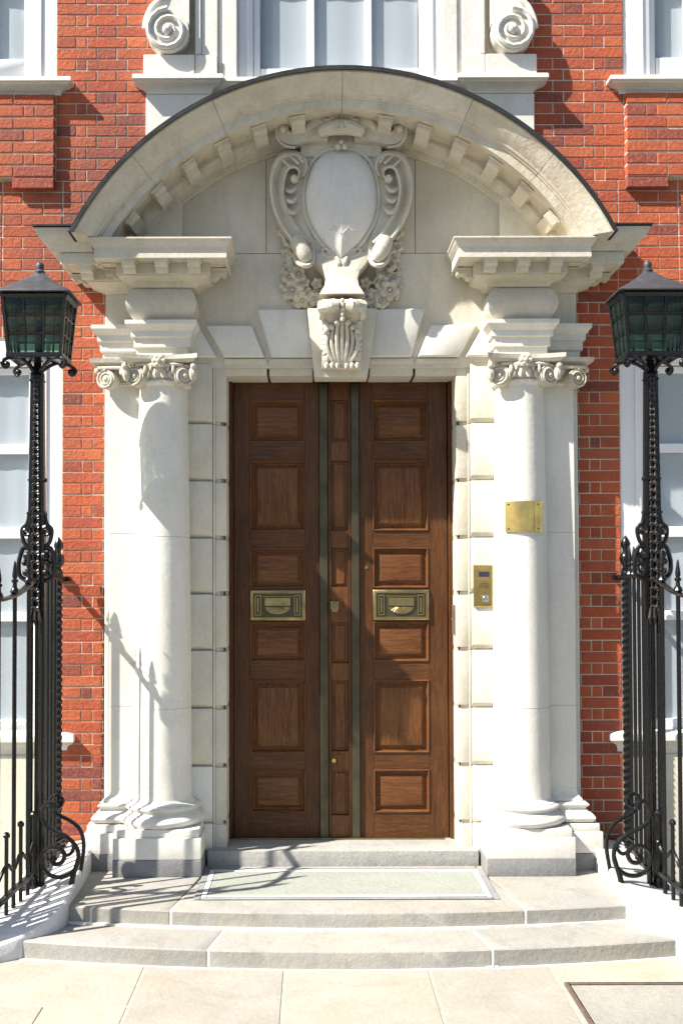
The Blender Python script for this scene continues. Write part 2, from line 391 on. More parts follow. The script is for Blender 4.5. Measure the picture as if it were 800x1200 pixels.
# door mat set on the landing
ma=[G(250,1018,.2),G(560,1017,.2),G(589,1051,.2),G(235,1053,.2)]
ya=(ma[0][1]+ma[1][1])/2; yb=(ma[2][1]+ma[3][1])/2; xa=(ma[1][0]-ma[0][0])/2; xb=(ma[2][0]-ma[3][0])/2
xm=(xa+xb)/2-.01
mt=thing('entrance_mat','flat pale grey green entrance mat with white border in a grey frame','mat',(0,(ya+yb)/2,.195))
def ring(x,y0,y1,t,z0,z1):
    b=B(); b.box(-x,-x+t,y0,y1,z0,z1).box(x-t,x,y0,y1,z0,z1).box(-x+t,x-t,y0,y0+t,z0,z1).box(-x+t,x-t,y1-t,y1,z0,z1); return b
obj('frame',ring(xm+.035,yb-.03,ya+.005,.04,.19,.201),M['darkslab'],mt,.002)
obj('border',ring(xm-.006,yb+.011,ya-.036,.034,.19,.203),M['matw'],mt,.002)
b=B(); b.box(-xm+.0405,xm-.0405,yb+.0455,ya-.0705,.19,.202); obj('mat_field',b,M['mat'],mt,.002)

# ================================================================== BRICK TOWNHOUSE
house=thing('brick_townhouse','red brick townhouse front with white sash windows around a stone doorway','house',(0,.2,0))
eL=WX(71,600,0); eU=WX(65,50,0)                  # jamb edges of lower and upper side windows
eL=-(abs(eL)+abs(WX(725,600,0)))/2; eU=-(abs(eU)+abs(WX(728,50,0)))/2
zHead=WZ(395,0); zSill=WZ(874,0); zUs=WZ(88,-.1); zUb=WZ(112,0); zAp=WZ(207,-.05); zAp2=WZ(221,-.05)
XE=3.6
def cells(x0,x1,z0,z1,holes):
    xs=sorted({x0,x1}|{min(max(h[k],x0),x1) for h in holes for k in (0,1)}); zs=sorted({z0,z1}|{min(max(h[k],z0),z1) for h in holes for k in (2,3)})
    for i in range(len(xs)-1):
        for j in range(len(zs)-1):
            cx=(xs[i]+xs[i+1])/2; cz=(zs[j]+zs[j+1])/2
            if not any(h[0]<cx<h[1] and h[2]<cz<h[3] for h in holes): yield xs[i],xs[i+1],zs[j],zs[j+1]
WB=1.25                                          # width of the side windows
uc=(WX(278,50,0),WX(516,50,0)); ucx=(uc[1]-uc[0])/2
holes=[(eL-WB,eL,zSill,zHead),(-eL,-eL+WB,zSill,zHead),(eU-WB,eU,zUs,6.6),(-eU,-eU+WB,zUs,6.6),(-ucx,ucx,zUs-.02,6.6),(-.77,.77,.1,3.5)]
b=B()
for x0,x1,z0,z1 in cells(-XE,XE,-.05,6.6,holes): b.box(x0,x1,.0012,.35,z0,z1)
obj('wall',b,M['mortar'],house)
# bricks
CH=.0762; JT=.0074; SW=.2755; HW=.134; CW=.072
zrow0=WZ(507,0,95)                                # centre of a stretcher row
bricks=[]                                         # (x0,x1,zc,y)
def visible(px,py):
    if not(-4<px<804 and -4<py<1012): return False
    if py<118 and 150<px<640: return px<168 or px>626
    if py<272: 
        return (px-400)**2+(py-443)**2 > 362**2
    if py<345: return px<60 or px>740 or px<118-(345-py)*.9 or px>682+(345-py)*.9
    if 116<px<686: return False
    return True
def rowbricks(par, e, xmax, xmin):
    """flemish bond from jamb edge e towards the doorway (to xmax) and, if xmin<e, away from it"""
    out=[]; x=e
    seq=[SW,HW] if par==0 else [HW,CW]
    k=0
    while x<xmax:
        if par==0: wd=(SW,HW)[k%2]
        else: wd=HW if k==0 else CW if k==1 else (SW,HW)[k%2]
        out.append((x+JT/2,min(x+wd-JT/2,xmax))); x+=wd; k+=1
    x=e; k=0
    while x>xmin+.02:
        wd=((HW,SW) if par==0 else (SW,HW))[k%2]; out.append((max(x-wd+JT/2,xmin),x-JT/2)); x-=wd; k+=1
    return out
n0=int((zrow0+.05)/CH)+1
zApTop=zUb
for r in range(-n0,60):
    zc=zrow0+r*CH
    if zc>6.5: break
    par=r%2
    inlow=zSill-.11<zc<zHead; inup=zc>zUb
    apz=zAp<zc<=zUb
    for s in (-1,1):
        if zc<zSill-.04: e,xmin=eL,eL+.03
        elif inlow: e,xmin=eL,eL
        elif zc>zUs-.14: e,xmin=eU,eU
        elif zc>zAp: e,xmin=eU,eU-.02
        else: e,xmin=eL,-XE
        if zc<zSill-.04: xmin=e
        xmax=-1.5 if zc<4.3 else -.85
        if zc>5.15: xmax=-1.245
        for a,c in rowbricks(par,e,xmax,xmin):
            if c-a>.02: bricks.append((s,a,c,zc,0.0))
# aprons under the upper side windows: brickwork standing proud
na=7; ach=(zUb-.004-zAp)/na
for k in range(na):
    zc=zAp+ach*(k+.5)
    for s in (-1,1):
        x=eU; i=0
        while x>-XE:
            wd=((SW,HW) if k%2==0 else (HW if i==0 else CW,CW) if False else ((HW if i==0 else CW if i==1 else (SW,HW)[i%2]),)*2)[0] if k%2 else (SW,HW)[i%2]
            bricks.append((s,max(x-wd+JT/2,-XE),x-JT/2,zc,-.05)); x-=wd; i+=1
for s in (-1,1):
    xr=eU
    bricks.append((s,xr-SW-.005,xr-.003,(zAp+zAp2)/2,-.05))
meshes={}
def brickmesh(wd,dp):
    key=(round(wd,3),dp)
    if key not in meshes:
        wd=key[0]; b=B(); h=(CH-JT)/2; c=.0035
        b.loft([[(-wd/2+c,-.0035,-h+c),(wd/2-c,-.0035,-h+c),(wd/2-c,-.0035,h-c),(-wd/2+c,-.0035,h-c)],
                [(-wd/2,0,-h),(wd/2,0,-h),(wd/2,0,h),(-wd/2,0,h)],[(-wd/2,dp,-h),(wd/2,dp,-h),(wd/2,dp,h),(-wd/2,dp,h)]])
        o=obj('brick',b,M['brick'],None); me=o.data; bpy.data.objects.remove(o); me.name='brick'; meshes[key]=me
    return meshes[key]
cand=[]
inv=lambda X,Y,Z: (PX0+F*((Vector((X-CX,Y+D,Z-E0))).dot(RT))/((Vector((X-CX,Y+D,Z-E0))).dot(FW)), PY0-F*((Vector((X-CX,Y+D,Z-E0))).dot(UP))/((Vector((X-CX,Y+D,Z-E0))).dot(FW)))
for q in bricks:
    s,a,c,zc,y=q; X=-s*(a+c)/2
    px,py=inv(X,y,zc); wd=c-a; sw=wd*174
    x0=max(px-sw/2,0); x1=min(px+sw/2,800)
    if s<0 : pass
    vis=visible(px,py) or visible(px-sw*.4,py) or visible(px+sw*.4,py)
    cand.append((max(0,x1-x0) if vis else 0,q))
cand.sort(key=lambda t:-t[0])
single=[q for a,q in cand[:300] if a>0]; rest=[q for a,q in cand if a<=0 ]+[q for a,q in cand[300:] if a>0]
print('bricks',len(bricks),'visible',sum(1 for a,q in cand if a>0))
for s,a,c,zc,y in single:
    o=bpy.data.objects.new('brick',brickmesh(c-a,.018 if y==0 else .06)); COL.objects.link(o); o.parent=house
    o.location=Vector((-s*(a+c)/2,y+random.uniform(-.002,.001),zc+random.uniform(-.0012,.0012)))-house.location
    o.rotation_euler=(random.uniform(-.012,.012),random.uniform(-.004,.004),random.uniform(-.004,.004))
b=B()
for s,a,c,zc,y in rest:
    h=(CH-JT)/2; q=.0035; X0,X1=sorted((-s*a,-s*c)); y+=random.uniform(-.002,.002); dp=.018 if y>-.03 else .06
    b.loft([[(X0+q,y-.0035,zc-h+q),(X1-q,y-.0035,zc-h+q),(X1-q,y-.0035,zc+h-q),(X0+q,y-.0035,zc+h-q)],
            [(X0,y,zc-h),(X1,y,zc-h),(X1,y,zc+h),(X0,y,zc+h)],[(X0,y+dp,zc-h),(X1,y+dp,zc-h),(X1,y+dp,zc+h),(X0,y+dp,zc+h)]])
o=obj('brickwork',b,M['brickj'],house,flat=True); o['kind']='stuff'
# apron backing (mortar) 
for s in (-1,1):
    b=B(); b.box(s*(-eU+.004),s*XE,-.0465,.003,zAp+.002,zUb-.004); obj('apron_backing',b,M['mortar'],house)

def window(name_label, x0,x1,z0,z1, frame, vbars, hbars, meet=None, fy=.03, curtain=True, bot=.075):
    """sash window in the opening x0..x1, z0..z1; bars in absolute coordinates"""
    b=B(); wf=frame
    b.box(x0,x0+wf,fy-.02,.2,z0,z1).box(x1-wf,x1,fy-.02,.2,z0,z1).box(x0+wf,x1-wf,fy-.02,.2,z1-wf,z1)
    b.box(x0+wf*.55,x0+wf*.75,fy-.032,fy-.0195,z0,z1).box(x1-wf*.75,x1-wf*.55,fy-.032,fy-.0195,z0,z1)
    fr=obj('window',b,M['white'],house,.004,label=name_label)
    b=B(); a0,a1=x0+wf+.003,x1-wf-.003; sw=.045
    b.box(a0,a0+sw,fy+.02,fy+.06,z0+.004,z1-wf-.004).box(a1-sw,a1,fy+.02,fy+.06,z0+.004,z1-wf-.004)
    b.box(a0+sw,a1-sw,fy+.02,fy+.06,z0+.004,z0+bot)
    b.box(a0+sw,a1-sw,fy+.02,fy+.06,z1-wf-.05,z1-wf-.004)
    obj('sash',b,M['white'],fr,.004)
    zs=[z0+bot]+sorted(hbars)+[z1-wf-.05]; xs=[a0+sw]+sorted(vbars)+[a1-sw]; hb=.011
    for v in vbars:
        b=B(); b.box(v-.024,v+.024,fy+.022,fy+.055,z0+bot,z1-wf-.05); obj('glazing_bar',b,M['white'],fr,.003)
    for h in hbars:
        hh=.036 if (meet and abs(h-meet)<.01) else .031
        for i in range(len(xs)-1):
            b=B(); b.box(xs[i]+(.0245 if i else 0),xs[i+1]-(.0245 if i<len(xs)-2 else 0),fy+.018,fy+.058,h-hh,h+hh); obj('glazing_bar',b,M['white'],fr,.003)
    for i in range(len(xs)-1):
        for j in range(len(zs)-1):
            b=B(); b.box(xs[i]+.004,xs[i+1]-.004,fy+.036,fy+.041,zs[j]+.004,zs[j+1]-.004); obj('pane',b,M['glass'],fr)
    if curtain:
        b=B(); n=70; lo=[];hi=[]
        for i in range(n+1):
            x=x0+wf+(x1-x0-2*wf)*i/n; y=fy+.062+.0018*math.sin(i*.5)
            lo.append((x,y,z0+.02)); hi.append((x,y,z1-.05))
        b.loft([lo,hi],caps=False,closed=False); obj('net_curtain',b,M['curtain'],fr)
    b=B(); b.box(x0-.1,x1+.1,fy+.5,fy+.52,z0-.1,z1+.1); obj('dark_room',b,M['room'],fr)
    return fr
bars=[WZ(527,.05,0),WZ(625,.05,0),WZ(723,.05,0)]
for s,nm in ((-1,'left'),(1,'right')):
    x0,x1=(eL-WB,eL) if s<0 else (-eL,-eL+WB)
    xm=(x0+x1)/2
    window('white ground floor sash window behind the '+nm+' railing',x0,x1,zSill,zHead,.19,[xm],bars,bars[1],bot=.17)
    x0,x1=(eU-WB,eU) if s<0 else (-eU,-eU+WB); xm=(x0+x1)/2
    window('white upper sash window above the '+nm+' brick apron',x0,x1,zUs,6.6,.185,[xm-.17,xm+.17],[6.15],bot=.19)
xv=[WX(360.5,30,.05),WX(427.5,30,.05)]; xv=[(xv[0]-xv[1])/2,(xv[1]-xv[0])/2]
window('wide white sash window above the stone arch',-ucx,ucx,zUs,6.6,.10,xv,[6.2],bot=.12)
# sills
def sill(x0,x1,z0,z1,p,mat,ends=True,lab=None):
    h=z1-z0; pr=[(max(p-.085,.002),z0),(max(p-.083,.004),z0+h*.14),(max(p-.07,.006),z0+h*.3),(p-.045,z0+h*.44),(p-.02,z0+h*.52),(p-.018,z0+h*.6),(p-.004,z0+h*.64),(p,z0+h*.68),(p,z1-.01),(p-.006,z1),(-.02,z1+.02)]
    b=B(); b.mould(pr,x0,x1,0.0,.1); return obj('window_sill',b,mat,house,label=lab)
for s in (-1,1):
    a=eU+.02; 
    x0,x1=(-XE,a) if s<0 else (-a,XE)
    sill(x0,x1-0 if s<0 else x1,zUb,zUs,.1,M['white_stone'])
    a=eL+.035; zt=WZ(862,-.06,80); zb=WZ(886,-.06,80)
    x0,x1=(-XE,a) if s<0 else (-a,XE)
    sill(x0,x1,zb,zt,.06,M['white_stone'])
    b=B(); x0,x1=(-XE,eL-.02) if s<0 else (-eL+.02,XE)
    b.box(x0,x1,-.012,.0065,-.02,zb-.003); obj('rendered_dado',b,M['stucco'],house,.004)

# upper stone surround of the middle window with scroll brackets
su=house
x168=abs(WX(169,100,-.05)); x228=abs(WX(229,30,-.05)); x275=ucx+.003
for s in (-1,1):
    b=B(); xi,xo=x275,x228
    def bx(xa,xb,ya,z0,z1): b.box(s*xa,s*xb,ya,.0,z0,z1)
    bx(xi,xi+.1,-.045,zUs+.012,6.6); bx(xi+.1,xi+.13,-.03,zUs+.012,6.6); bx(xi+.13,xo-.04,-.05,zUs+.16,6.6); bx(xo-.04,xo,-.065,zUs+.16,6.6); bx(xi+.13,xo,-.07,zUs+.012,zUs+.157)
    obj('window_pilaster',b,M['white_stone'],house,.006)
    b=B(); b.box(s*(xo+.002),s*x168,-.08,0,zUs+.012,zUs+.155); obj('bracket_block',b,M['white_stone'],house,.006)
    vx,vz=W(197,37,-.1); vx=abs(vx); b=B()
    b.spiral((s*vx,-.115,vz),.145,0,2.3,-s,.02,.11,start=math.pi/2,eye=.036)
    poly=[(s*abs(W(x,y,-.08)[0]),W(x,y,-.08)[1]) for x,y in ((172,37),(171.5,24),(177,10),(186,0),(190,-14),(190,-40),(222,-40),(222,30))]
    b.prism(poly,-.095,-.002)
    b.tube(cr([(s*abs(W(x,y,-.1)[0]),-.1,W(x,y,-.1)[1]) for x,y in ((170,34),(172,22),(178,9),(187,-1),(191,-14),(191,-40))],5),.02,7)
    obj('scroll_bracket',b,M['white_stone'],house)
    # stone panel below the sill
    b=B(); b.box(s*.2,s*(x168-.01),-.035,0,4.6,zUb-.003); obj('stone_panel',b,M['white_stone'],house,.004)
xs1=abs(WX(160,90,-.1)); xs2=abs(WX(240,90,-.1)); xx=xs2
sill(-xx,xx,zUb,zUs,.085,M['white_stone'])
for s in (-1,1):
    x0,x1=sorted((s*(xx+.0),s*(xs1-.1)))
    sill(x0,x1,zUb-.003,zUs+.003,.125,M['white_stone'])

# ================================================================== STONE DOORCASE
dc=thing('stone_doorcase','carved cream stone doorcase with columns, arched pediment and blank oval shield','doorcase',(0,-.1,.195))
PC=1.18                                           # column axis
# flat backing behind everything
b=B()
for x0,x1,z0,z1 in cells(-1.585,1.585,.195,4.2,[(-.79,.79,.1,WZ(432,-.05))]): b.box(x0,x1,-.045,.006,z0,z1)
b.box(-1.585,-.79,-.044,.005,.19,.21)
obj('backing_stone',b,M['limestone'],dc,.003)
zq=[WZ(y,-.08) for y in (431,496,590,631-1,696,762,830,898,965)]
ql=[431,496.5,563.5,630.5,696,762,830,898,965,1012]
ql=[WZ(y,-.085) for y in ql]
for s in (-1,1):
    FLIP=(s>0)
    jb=None
    for k in range(len(ql)-1):
        z1=ql[k]-.0006; z0=ql[k+1]+.0006
        if k==0: z1=ql[0]+.03
        if k==len(ql)-2: z0=.196
        b=B(); cc_=.034
        b.loft([[(-1.08,-.09,z0+cc_),(-.866,-.09,z0+cc_),(-.866,-.09,z1-.004),(-1.08,-.09,z1-.004)],[(-1.08,-.086,z0+cc_-.004),(-.86,-.086,z0+cc_-.004),(-.86,-.086,z1),(-1.08,-.086,z1)],[(-1.08,-.06,z0),(-.86,-.06,z0),(-.86,-.055,z1),(-1.08,-.055,z1)],[(-1.08,-.046,z0),(-.86,-.046,z0),(-.86,-.046,z1),(-1.08,-.046,z1)]])
        q=obj('quoin_block',b,M['white_stone'] if k>6 else M['limestone'],dc,.0025)
        b=B(); b.box(-.8575,-.841,-.072,.0,z0,z1); b.box(-.8405,-.767,-.066,.215,z0+.018,z1-.010)
        obj('reveal_block',b,M['limestone'],q,.005,2)
    # jamb core behind the notches
    b=B(); b.box(-.806,-.783,-.03,.214,.196,ql[0]+.1); obj('jamb_core',b,M['black'],dc); b=B(); b.box(-.84,-.806,-.052,.214,.196,ql[0]+.02); obj('jamb_core',b,M['limestone'],dc)
    # ---------------- column
    col=thing('column',None,None); 
    bpy.data.objects.remove(col)
    b=B()
    zb,zs,zp=.195,.302,.487
    b.box(-PC-.279,-PC+.279,-.4,-.046,zs+.001,.437).box(-PC-.262,-PC+.262,-.383,-.046,.4371,zp)
    plinth=None
    R0=.187; R1=.160; CY=-.121
    prof=[]
    dj=[WZ(831,-.3),WZ(628,-.3)]
    us=sorted([i/16 for i in range(17)]+[(z+q-.655)/(3.33-.655) for z in dj for q in (-.0022,-.0018,.0018,.0022)])
    for u in us:
        z=.655+u*(3.33-.655); r=R0-(R0-R1)*(u**1.7)-(.0035 if any(abs(z-q)<.002 for q in dj) else 0); prof.append((r,z))
    prof=[(R0+.035,.615),(R0+.034,.622),(R0+.012,.632),(R0+.003,.645)]+prof+[(R1+.004,3.335),(R1+.022,3.345),(R1+.024,3.36),(R1+.012,3.372),(R1+.005,3.38),(R1+.03,3.42),(R1+.03,3.5)]
    bb=B(); bb.lathe(prof,-PC,CY,56); shaft=obj('column',bb,M['white_stone'],dc,label='round white stone column')
    obj('plinth',b,M['white_stone'],shaft,.007,2)
    b=B(); b.box(-PC-.28,-PC+.28,-.402,-.046,zb,zs); obj('plinth_slab',b,M['darkslab'],shaft,.006,2)
    b=B(); pr=[(.255,zp)]
    pr+=[(.262+.022*math.sin(math.pi*t/8),zp+.004+.062*t/8) for t in range(9)]
    pr+=[(.25,zp+.068),(.25,zp+.074),(.236,zp+.08),(.228,zp+.088),(.236,zp+.097)]
    pr+=[(.234+.014*math.sin(math.pi*t/6),zp+.099+.03*t/6) for t in range(7)]+[(.2,zp+.13)]
    b.lathe(pr,-PC,CY,56); obj('column_base',b,M['white_stone'],shaft)
    # ---------------- capital
    zA=3.525
    b=B(); ab=[]
    h=.262
    for k in range(4):
        a=math.pi/2*k
        for u in (-1,-.93,-.6,-.3,0,.3,.6,.93):
            x=u*h; y=-h+.055*(1-u*u) if abs(u)<.94 else -h*.985
            ab.append((x*math.cos(a)-y*math.sin(a),x*math.sin(a)+y*math.cos(a)))
    ab=[(-PC+x*.97,CY+y*.97) for x,y in ab]
    sc=lambda f:[(-PC+(x+PC)*f,CY+(y-CY)*f) for x,y in ab]
    b.loft([[(x,y,zA-.05) for x,y in sc(.9)],[(x,y,zA-.034) for x,y in sc(.95)],[(x,y,zA-.03) for x,y in sc(.99)],[(x,y,zA-.003) for x,y in ab]])
    cap=obj('capital',b,M['carved'],dc)
    for sx,sg in ((-1,-1),(1,1)):
        b=B(); b.spiral((-PC+sg*.160,CY-.178,zA-.136),.069,sg*.5,2.6,sg*-1,.0095,.08,start=math.pi/2,eye=.017)
        b.tube(cr([(-PC+sg*.03,CY-.17,zA-.062),(-PC+sg*.09,CY-.185,zA-.062),(-PC+sg*.155,CY-.182,zA-.064)],5),.013,8)
        b.ball((-PC+sg*.222,CY-.2,zA-.075),(.022,.02,.024)); b.ball((-PC+sg*.215,CY-.16,zA-.115),(.03,.05,.055))
        b.ball((-PC+sg*.09,CY-.195,zA-.1),(.015,.02,.03)); b.ball((-PC+sg*.07,CY-.19,zA-.125),(.013,.018,.024)); b.ball((-PC+sg*.055,CY-.19,zA-.09),(.012,.016,.02))
        obj('volute',b,M['carved'],cap)
    b=B()                                          # flower in the middle of the abacus
    fx,fy,fz=-PC,CY-.218,zA-.045
    for k in range(6):
        a=k*math.pi/3; b.ball((fx+.027*math.cos(a),fy,fz+.027*math.sin(a)),(.02,.016,.02),8,5)
    b.ball((fx,fy-.014,fz),.016,8,5); obj('flower',b,M['carved'],cap)
    b=B()                                          # egg and dart ring
    for k in range(22):
        a=2*math.pi*k/22; b.ball((-PC+.187*math.cos(a),CY+.187*math.sin(a),zA-.12),(.021,.021,.034),8,5)
    b.lathe([(.19,zA-.085),(.205,zA-.08),(.21,zA-.065),(.2,zA-.05),(.1,zA-.05)],-PC,CY,32)
    obj('egg_moulding',b,M['carved'],cap)
    # ---------------- pilaster
    PX1=1.532; PI=1.06; PYF=-.15
    b=B()
    for za,zc in ((.701,WZ(827,PYF)-.0015),(WZ(827,PYF)+.0015,WZ(624.5,PYF)-.0015),(WZ(624.5,PYF)+.0015,3.36)): b.box(-PX1,-PI,PYF,-.046,za,zc)
    b.box(-PX1+.005,-PI,PYF+.005,-.047,.705,3.3)
    b.mould([(.03,.62),(.028,.635),(.012,.65),(.003,.668),(0,.69),(0,.7)],-PX1,-PI,PYF,-.046)
    pil=obj('pilaster',b,M['white_stone'],dc)
    b=B(); b.box(-PX1-.045,-PI,-.075,-.0462,.487,3.4); obj('pilaster_margin',b,M['white_stone'],pil,.004)
    b=B(); pr=[(.06,zp)]+[(.075+.022*math.sin(math.pi*t/8),zp+.004+.062*t/8) for t in range(9)]+[(.062,zp+.069),(.05,zp+.078),(.044,zp+.088),(.05,zp+.096)]+[(.05+.014*math.sin(math.pi*t/6),zp+.099+.03*t/6) for t in range(7)]+[(0,zp+.131)]
    b.mould(pr,-PX1,-PI,PYF,-.046); obj('pilaster_base',b,M['white_stone'],pil)
    b=B(); b.box(-1.672,-PI,-.262,-.046,zs+.001,.437).box(-1.655,-PI,-.246,-.046,.4371,zp); obj('plinth',b,M['white_stone'],pil,.007,2)
    b=B(); b.box(-1.675,-PI,-.265,-.046,zb,zs); obj('plinth_slab',b,M['darkslab'],pil,.006,2)
    b=B(); b.mould([(.02,zA-.05),(.03,zA-.034),(.05,zA-.03),(.055,zA-.003)],-1.6,-1.2,-.17,-.046)
    b.mould([(.0,3.345),(.012,3.355),(.012,3.37),(0,3.38),(0,3.5)],-PX1-.01,-1.2,PYF-.005,-.046)
    pc=obj('capital',b,M['carved'],dc)
    b=B(); b.spiral((-1.545,-.215,zA-.142),.064,-.35,2.6,1,.009,.09,start=math.pi/2,eye=.016); b.ball((-1.605,-.19,zA-.08),(.022,.02,.024)); b.tube([(-1.6,-.21,zA-.068),(-1.5,-.215,zA-.066),(-1.4,-.2,zA-.064)],.012,7); b.ball((-1.43,-.21,zA-.09),(.03,.02,.03)); b.ball((-1.4,-.21,zA-.07),(.02,.02,.03))
    obj('volute',b,M['carved'],pc)
    # ---------------- entablature over the column and over the pilaster
    def arch_prof(z0): return [(0,z0),(0,z0+.055),(.006,z0+.06),(.016,z0+.06),(.016,z0+.118),(.022,z0+.124),(.032,z0+.124),(.032,z0+.162),(.04,z0+.168),(.048,z0+.182),(.062,z0+.196),(.066,z0+.2),(.066,z0+.226),(.0,z0+.232)]
    def corn_prof(k,cyma,top=4.224):
        p=[(0,3.972),(.012*k,3.974),(.016*k,3.985),(.03*k,4.0),(.06*k,4.012),(.085*k,4.022),(.1*k,4.026),(.1*k,4.034),(.108*k,4.036),(.108*k,4.108),(.2*k,4.112),(.212*k,4.102),(.228*k,4.102),(.228*k,4.166)]
        if cyma: p+=[(.236*k,4.17),(.24*k,4.184),(.247*k,4.202),(.265*k,4.225),(.288*k,4.246),(.302*k,4.268),(.306*k,4.29),(.312*k,4.29),(.312*k,4.305),(0,4.31)]
        else: p+=[(.234*k,4.172),(.24*k,4.185),(.252*k,4.198),(.256*k,4.212),(.262*k,4.214),(.262*k,top),(.02*k,top+.008)]
        return p
    def modil(b,cx,cy,ang,z=4.108,d=.1,wd=.04,k=1.0):
        pr=[(.0,z),(.1,z),(.1,z-.03),(.092,z-.05),(.076,z-.052),(.064,z-.042),(.052,z-.046),(.038,z-.068),(.02,z-.076),(0,z-.072)]
        ca,sa=math.cos(ang),math.sin(ang)
        T=lambda x,y,z:(cx+x*ca-y*sa,cy+x*sa+y*ca,z)
        b.loft([[T(-wd,-y*k,z) for y,z in pr],[T(wd,-y*k,z) for y,z in pr]])
        b.loft([[T(-wd-.008,-y*k,z) for y,z in ((0,z-.012),(.11,z-.012),(.11,z-.002),(0,z-.002))],[T(wd+.008,-y*k,z) for y,z in ((0,z-.012),(.11,z-.012),(.11,z-.002),(0,z-.002))]])
    EC=1.172; hw=.167; yf=-.262
    b=B(); b.mould(arch_prof(3.5265),-EC-hw,-EC+hw,yf+.012,-.046); ent=obj('entablature',b,M['white_stone'],dc)
    b=B(); pr=[(0,3.7585)]+[(.05*math.sin(math.pi*t/12)**.8,3.759+.212*t/12) for t in range(13)]; b.mould(pr,-EC-hw-.012,-EC+hw+.012,yf+.002,-.046); obj('frieze',b,M['limestone'],ent)
    b=B(); b.mould(corn_prof(1,False),-1.15-.19,-1.15+.19,yf,-.046); obj('cornice',b,M['limestone'],ent)
    for dx in (-.207,0,.207):
        b=B(); modil(b,-1.15+dx,yf-.108,0); obj('modillion',b,M['limestone'],ent,.003)
    for sg in (-1,1):
        b=B(); modil(b,-1.15+sg*.298,yf+.05,sg*math.pi/2); obj('modillion',b,M['limestone'],ent,.003)
    b=B(); b.mould(arch_prof(3.527),-1.585,-1.25,-.12,-.046); e2=obj('entablature',b,M['white_stone'],dc)
    b=B(); b.box(-1.562,-1.2,-.112,-.046,3.759,3.973); obj('frieze',b,M['limestone'],e2,.003)
    cp=corn_prof(1.12,True); kc=[i for i,q in enumerate(cp) if q[1]==4.166][0]
    b=B(); b.mould(cp[:kc+1]+[(cp[kc][0]-.004,4.1745),(0,4.176)],-1.555,-1.3,-.11,.0,0); obj('cornice',b,M['limestone'],e2)
    b=B(); b.mould([(.1,4.1765)]+cp[kc+1:],-1.555,-1.603,-.11,.0,0) if False else b.mould([(.1,4.1765)]+[(p,max(z,4.177)) for p,z in cp[kc+1:]],-1.6,-1.598,-.115,.0,0); obj('cornice_crown',b,M['limestone'],e2)
    b=B(); b.mould([(.352,4.311),(.362,4.311),(.362,4.322),(-.02,4.326)],-1.6,-1.598,-.115,.0,0); obj('lead_flashing',b,M['lead'],e2)
    b=B(); modil(b,-1.655,-.12-.11,0,k=1.15); obj('modillion',b,M['limestone'],e2,.003)
    b=B(); modil(b,-1.555-.12,-.09,-math.pi/2,k=1.15); obj('modillion',b,M['limestone'],e2,.003)
FLIP=False
# ---------------- tympanum slabs
CZ,RA=3.355,1.911
def arcpoly(xa,xb,zb,r,n=10):
    pts=[(xa,zb),(xb,zb)]
    for i in range(n+1):
        x=xb+(xa-xb)*i/n; pts.append((x,CZ+math.sqrt(max(r*r-x*x,.01))))
    return pts
tz=WZ(297,-.08); vt=WZ(362,-.11); g=.0018
xj=abs(WX(312,250,-.08))
def tslab(poly): b=B(); b.prism(poly,-.082,-.05); obj('tympanum_slab',b,M['limestone'],dc,.0015)
zt0=WZ(432,-.05)
tslab(arcpoly(-1.42,-xj-g,tz+g,1.69)); tslab(arcpoly(-xj+g,xj-g,tz+g,1.69)); tslab(arcpoly(xj+g,1.42,tz+g,1.69))
for s in (-1,1):
    FLIP=s>0
    tslab([(-1.06,zt0),(-.01,zt0),(-.01,tz-g),(-1.06,tz-g)])
    b=B(); b.prism(arcpoly(-1.5,-1.055,4.2,1.655,6),-.14,-.0825); obj('tympanum_pier',b,M['limestone'],dc,.003)
FLIP=False
# ---------------- lintel voussoirs (left measured, right mirrored)
zl=WZ(418.6,-.12); 
def vx(px,py,Y=-.12): return WX(px,py,Y)+.0
vs=[[(214,381),(232.5,381),(254,418.6),(214,418.6)],[(240.6,381),(295,381),(310,418.6),(262,418.6)],[(301.5,362),(359.5,362),(367,418.6),(318,418.6)]]
for s in (-1,1):
    FLIP=s>0
    for q in vs:
        poly=[W(x,y,-.115) for x,y in q]
        b=B(); b.taper(poly,-.12,-.108,-.08,.010); vo=obj('voussoir',b,M['white_stone'],dc,.002)
    # moulded lower edge of the lintel, cut by the joints
    xs=[abs(WX(x,425,-.07)) for x in (256,314,368)]
    for a,c in ((xs[0]-.04,xs[1]+.008),(xs[1]-.008,xs[2]+.01)):
        b=B(); zz=zl-.003
        b.prismx([(-.1,zz),(-.1,zz-.025),(-.07,zz-.045),(-.062,zz-.05),(-.062,zl-.112),(.21,zl-.112),(.21,zz)],-a,-c); obj('lintel_block',b,M['limestone'],dc,.004)
FLIP=False
b=B(); b.box(-.81,.81,-.03,.214,zl-.100,zl-.0); obj('lintel_core',b,M['black'],dc)
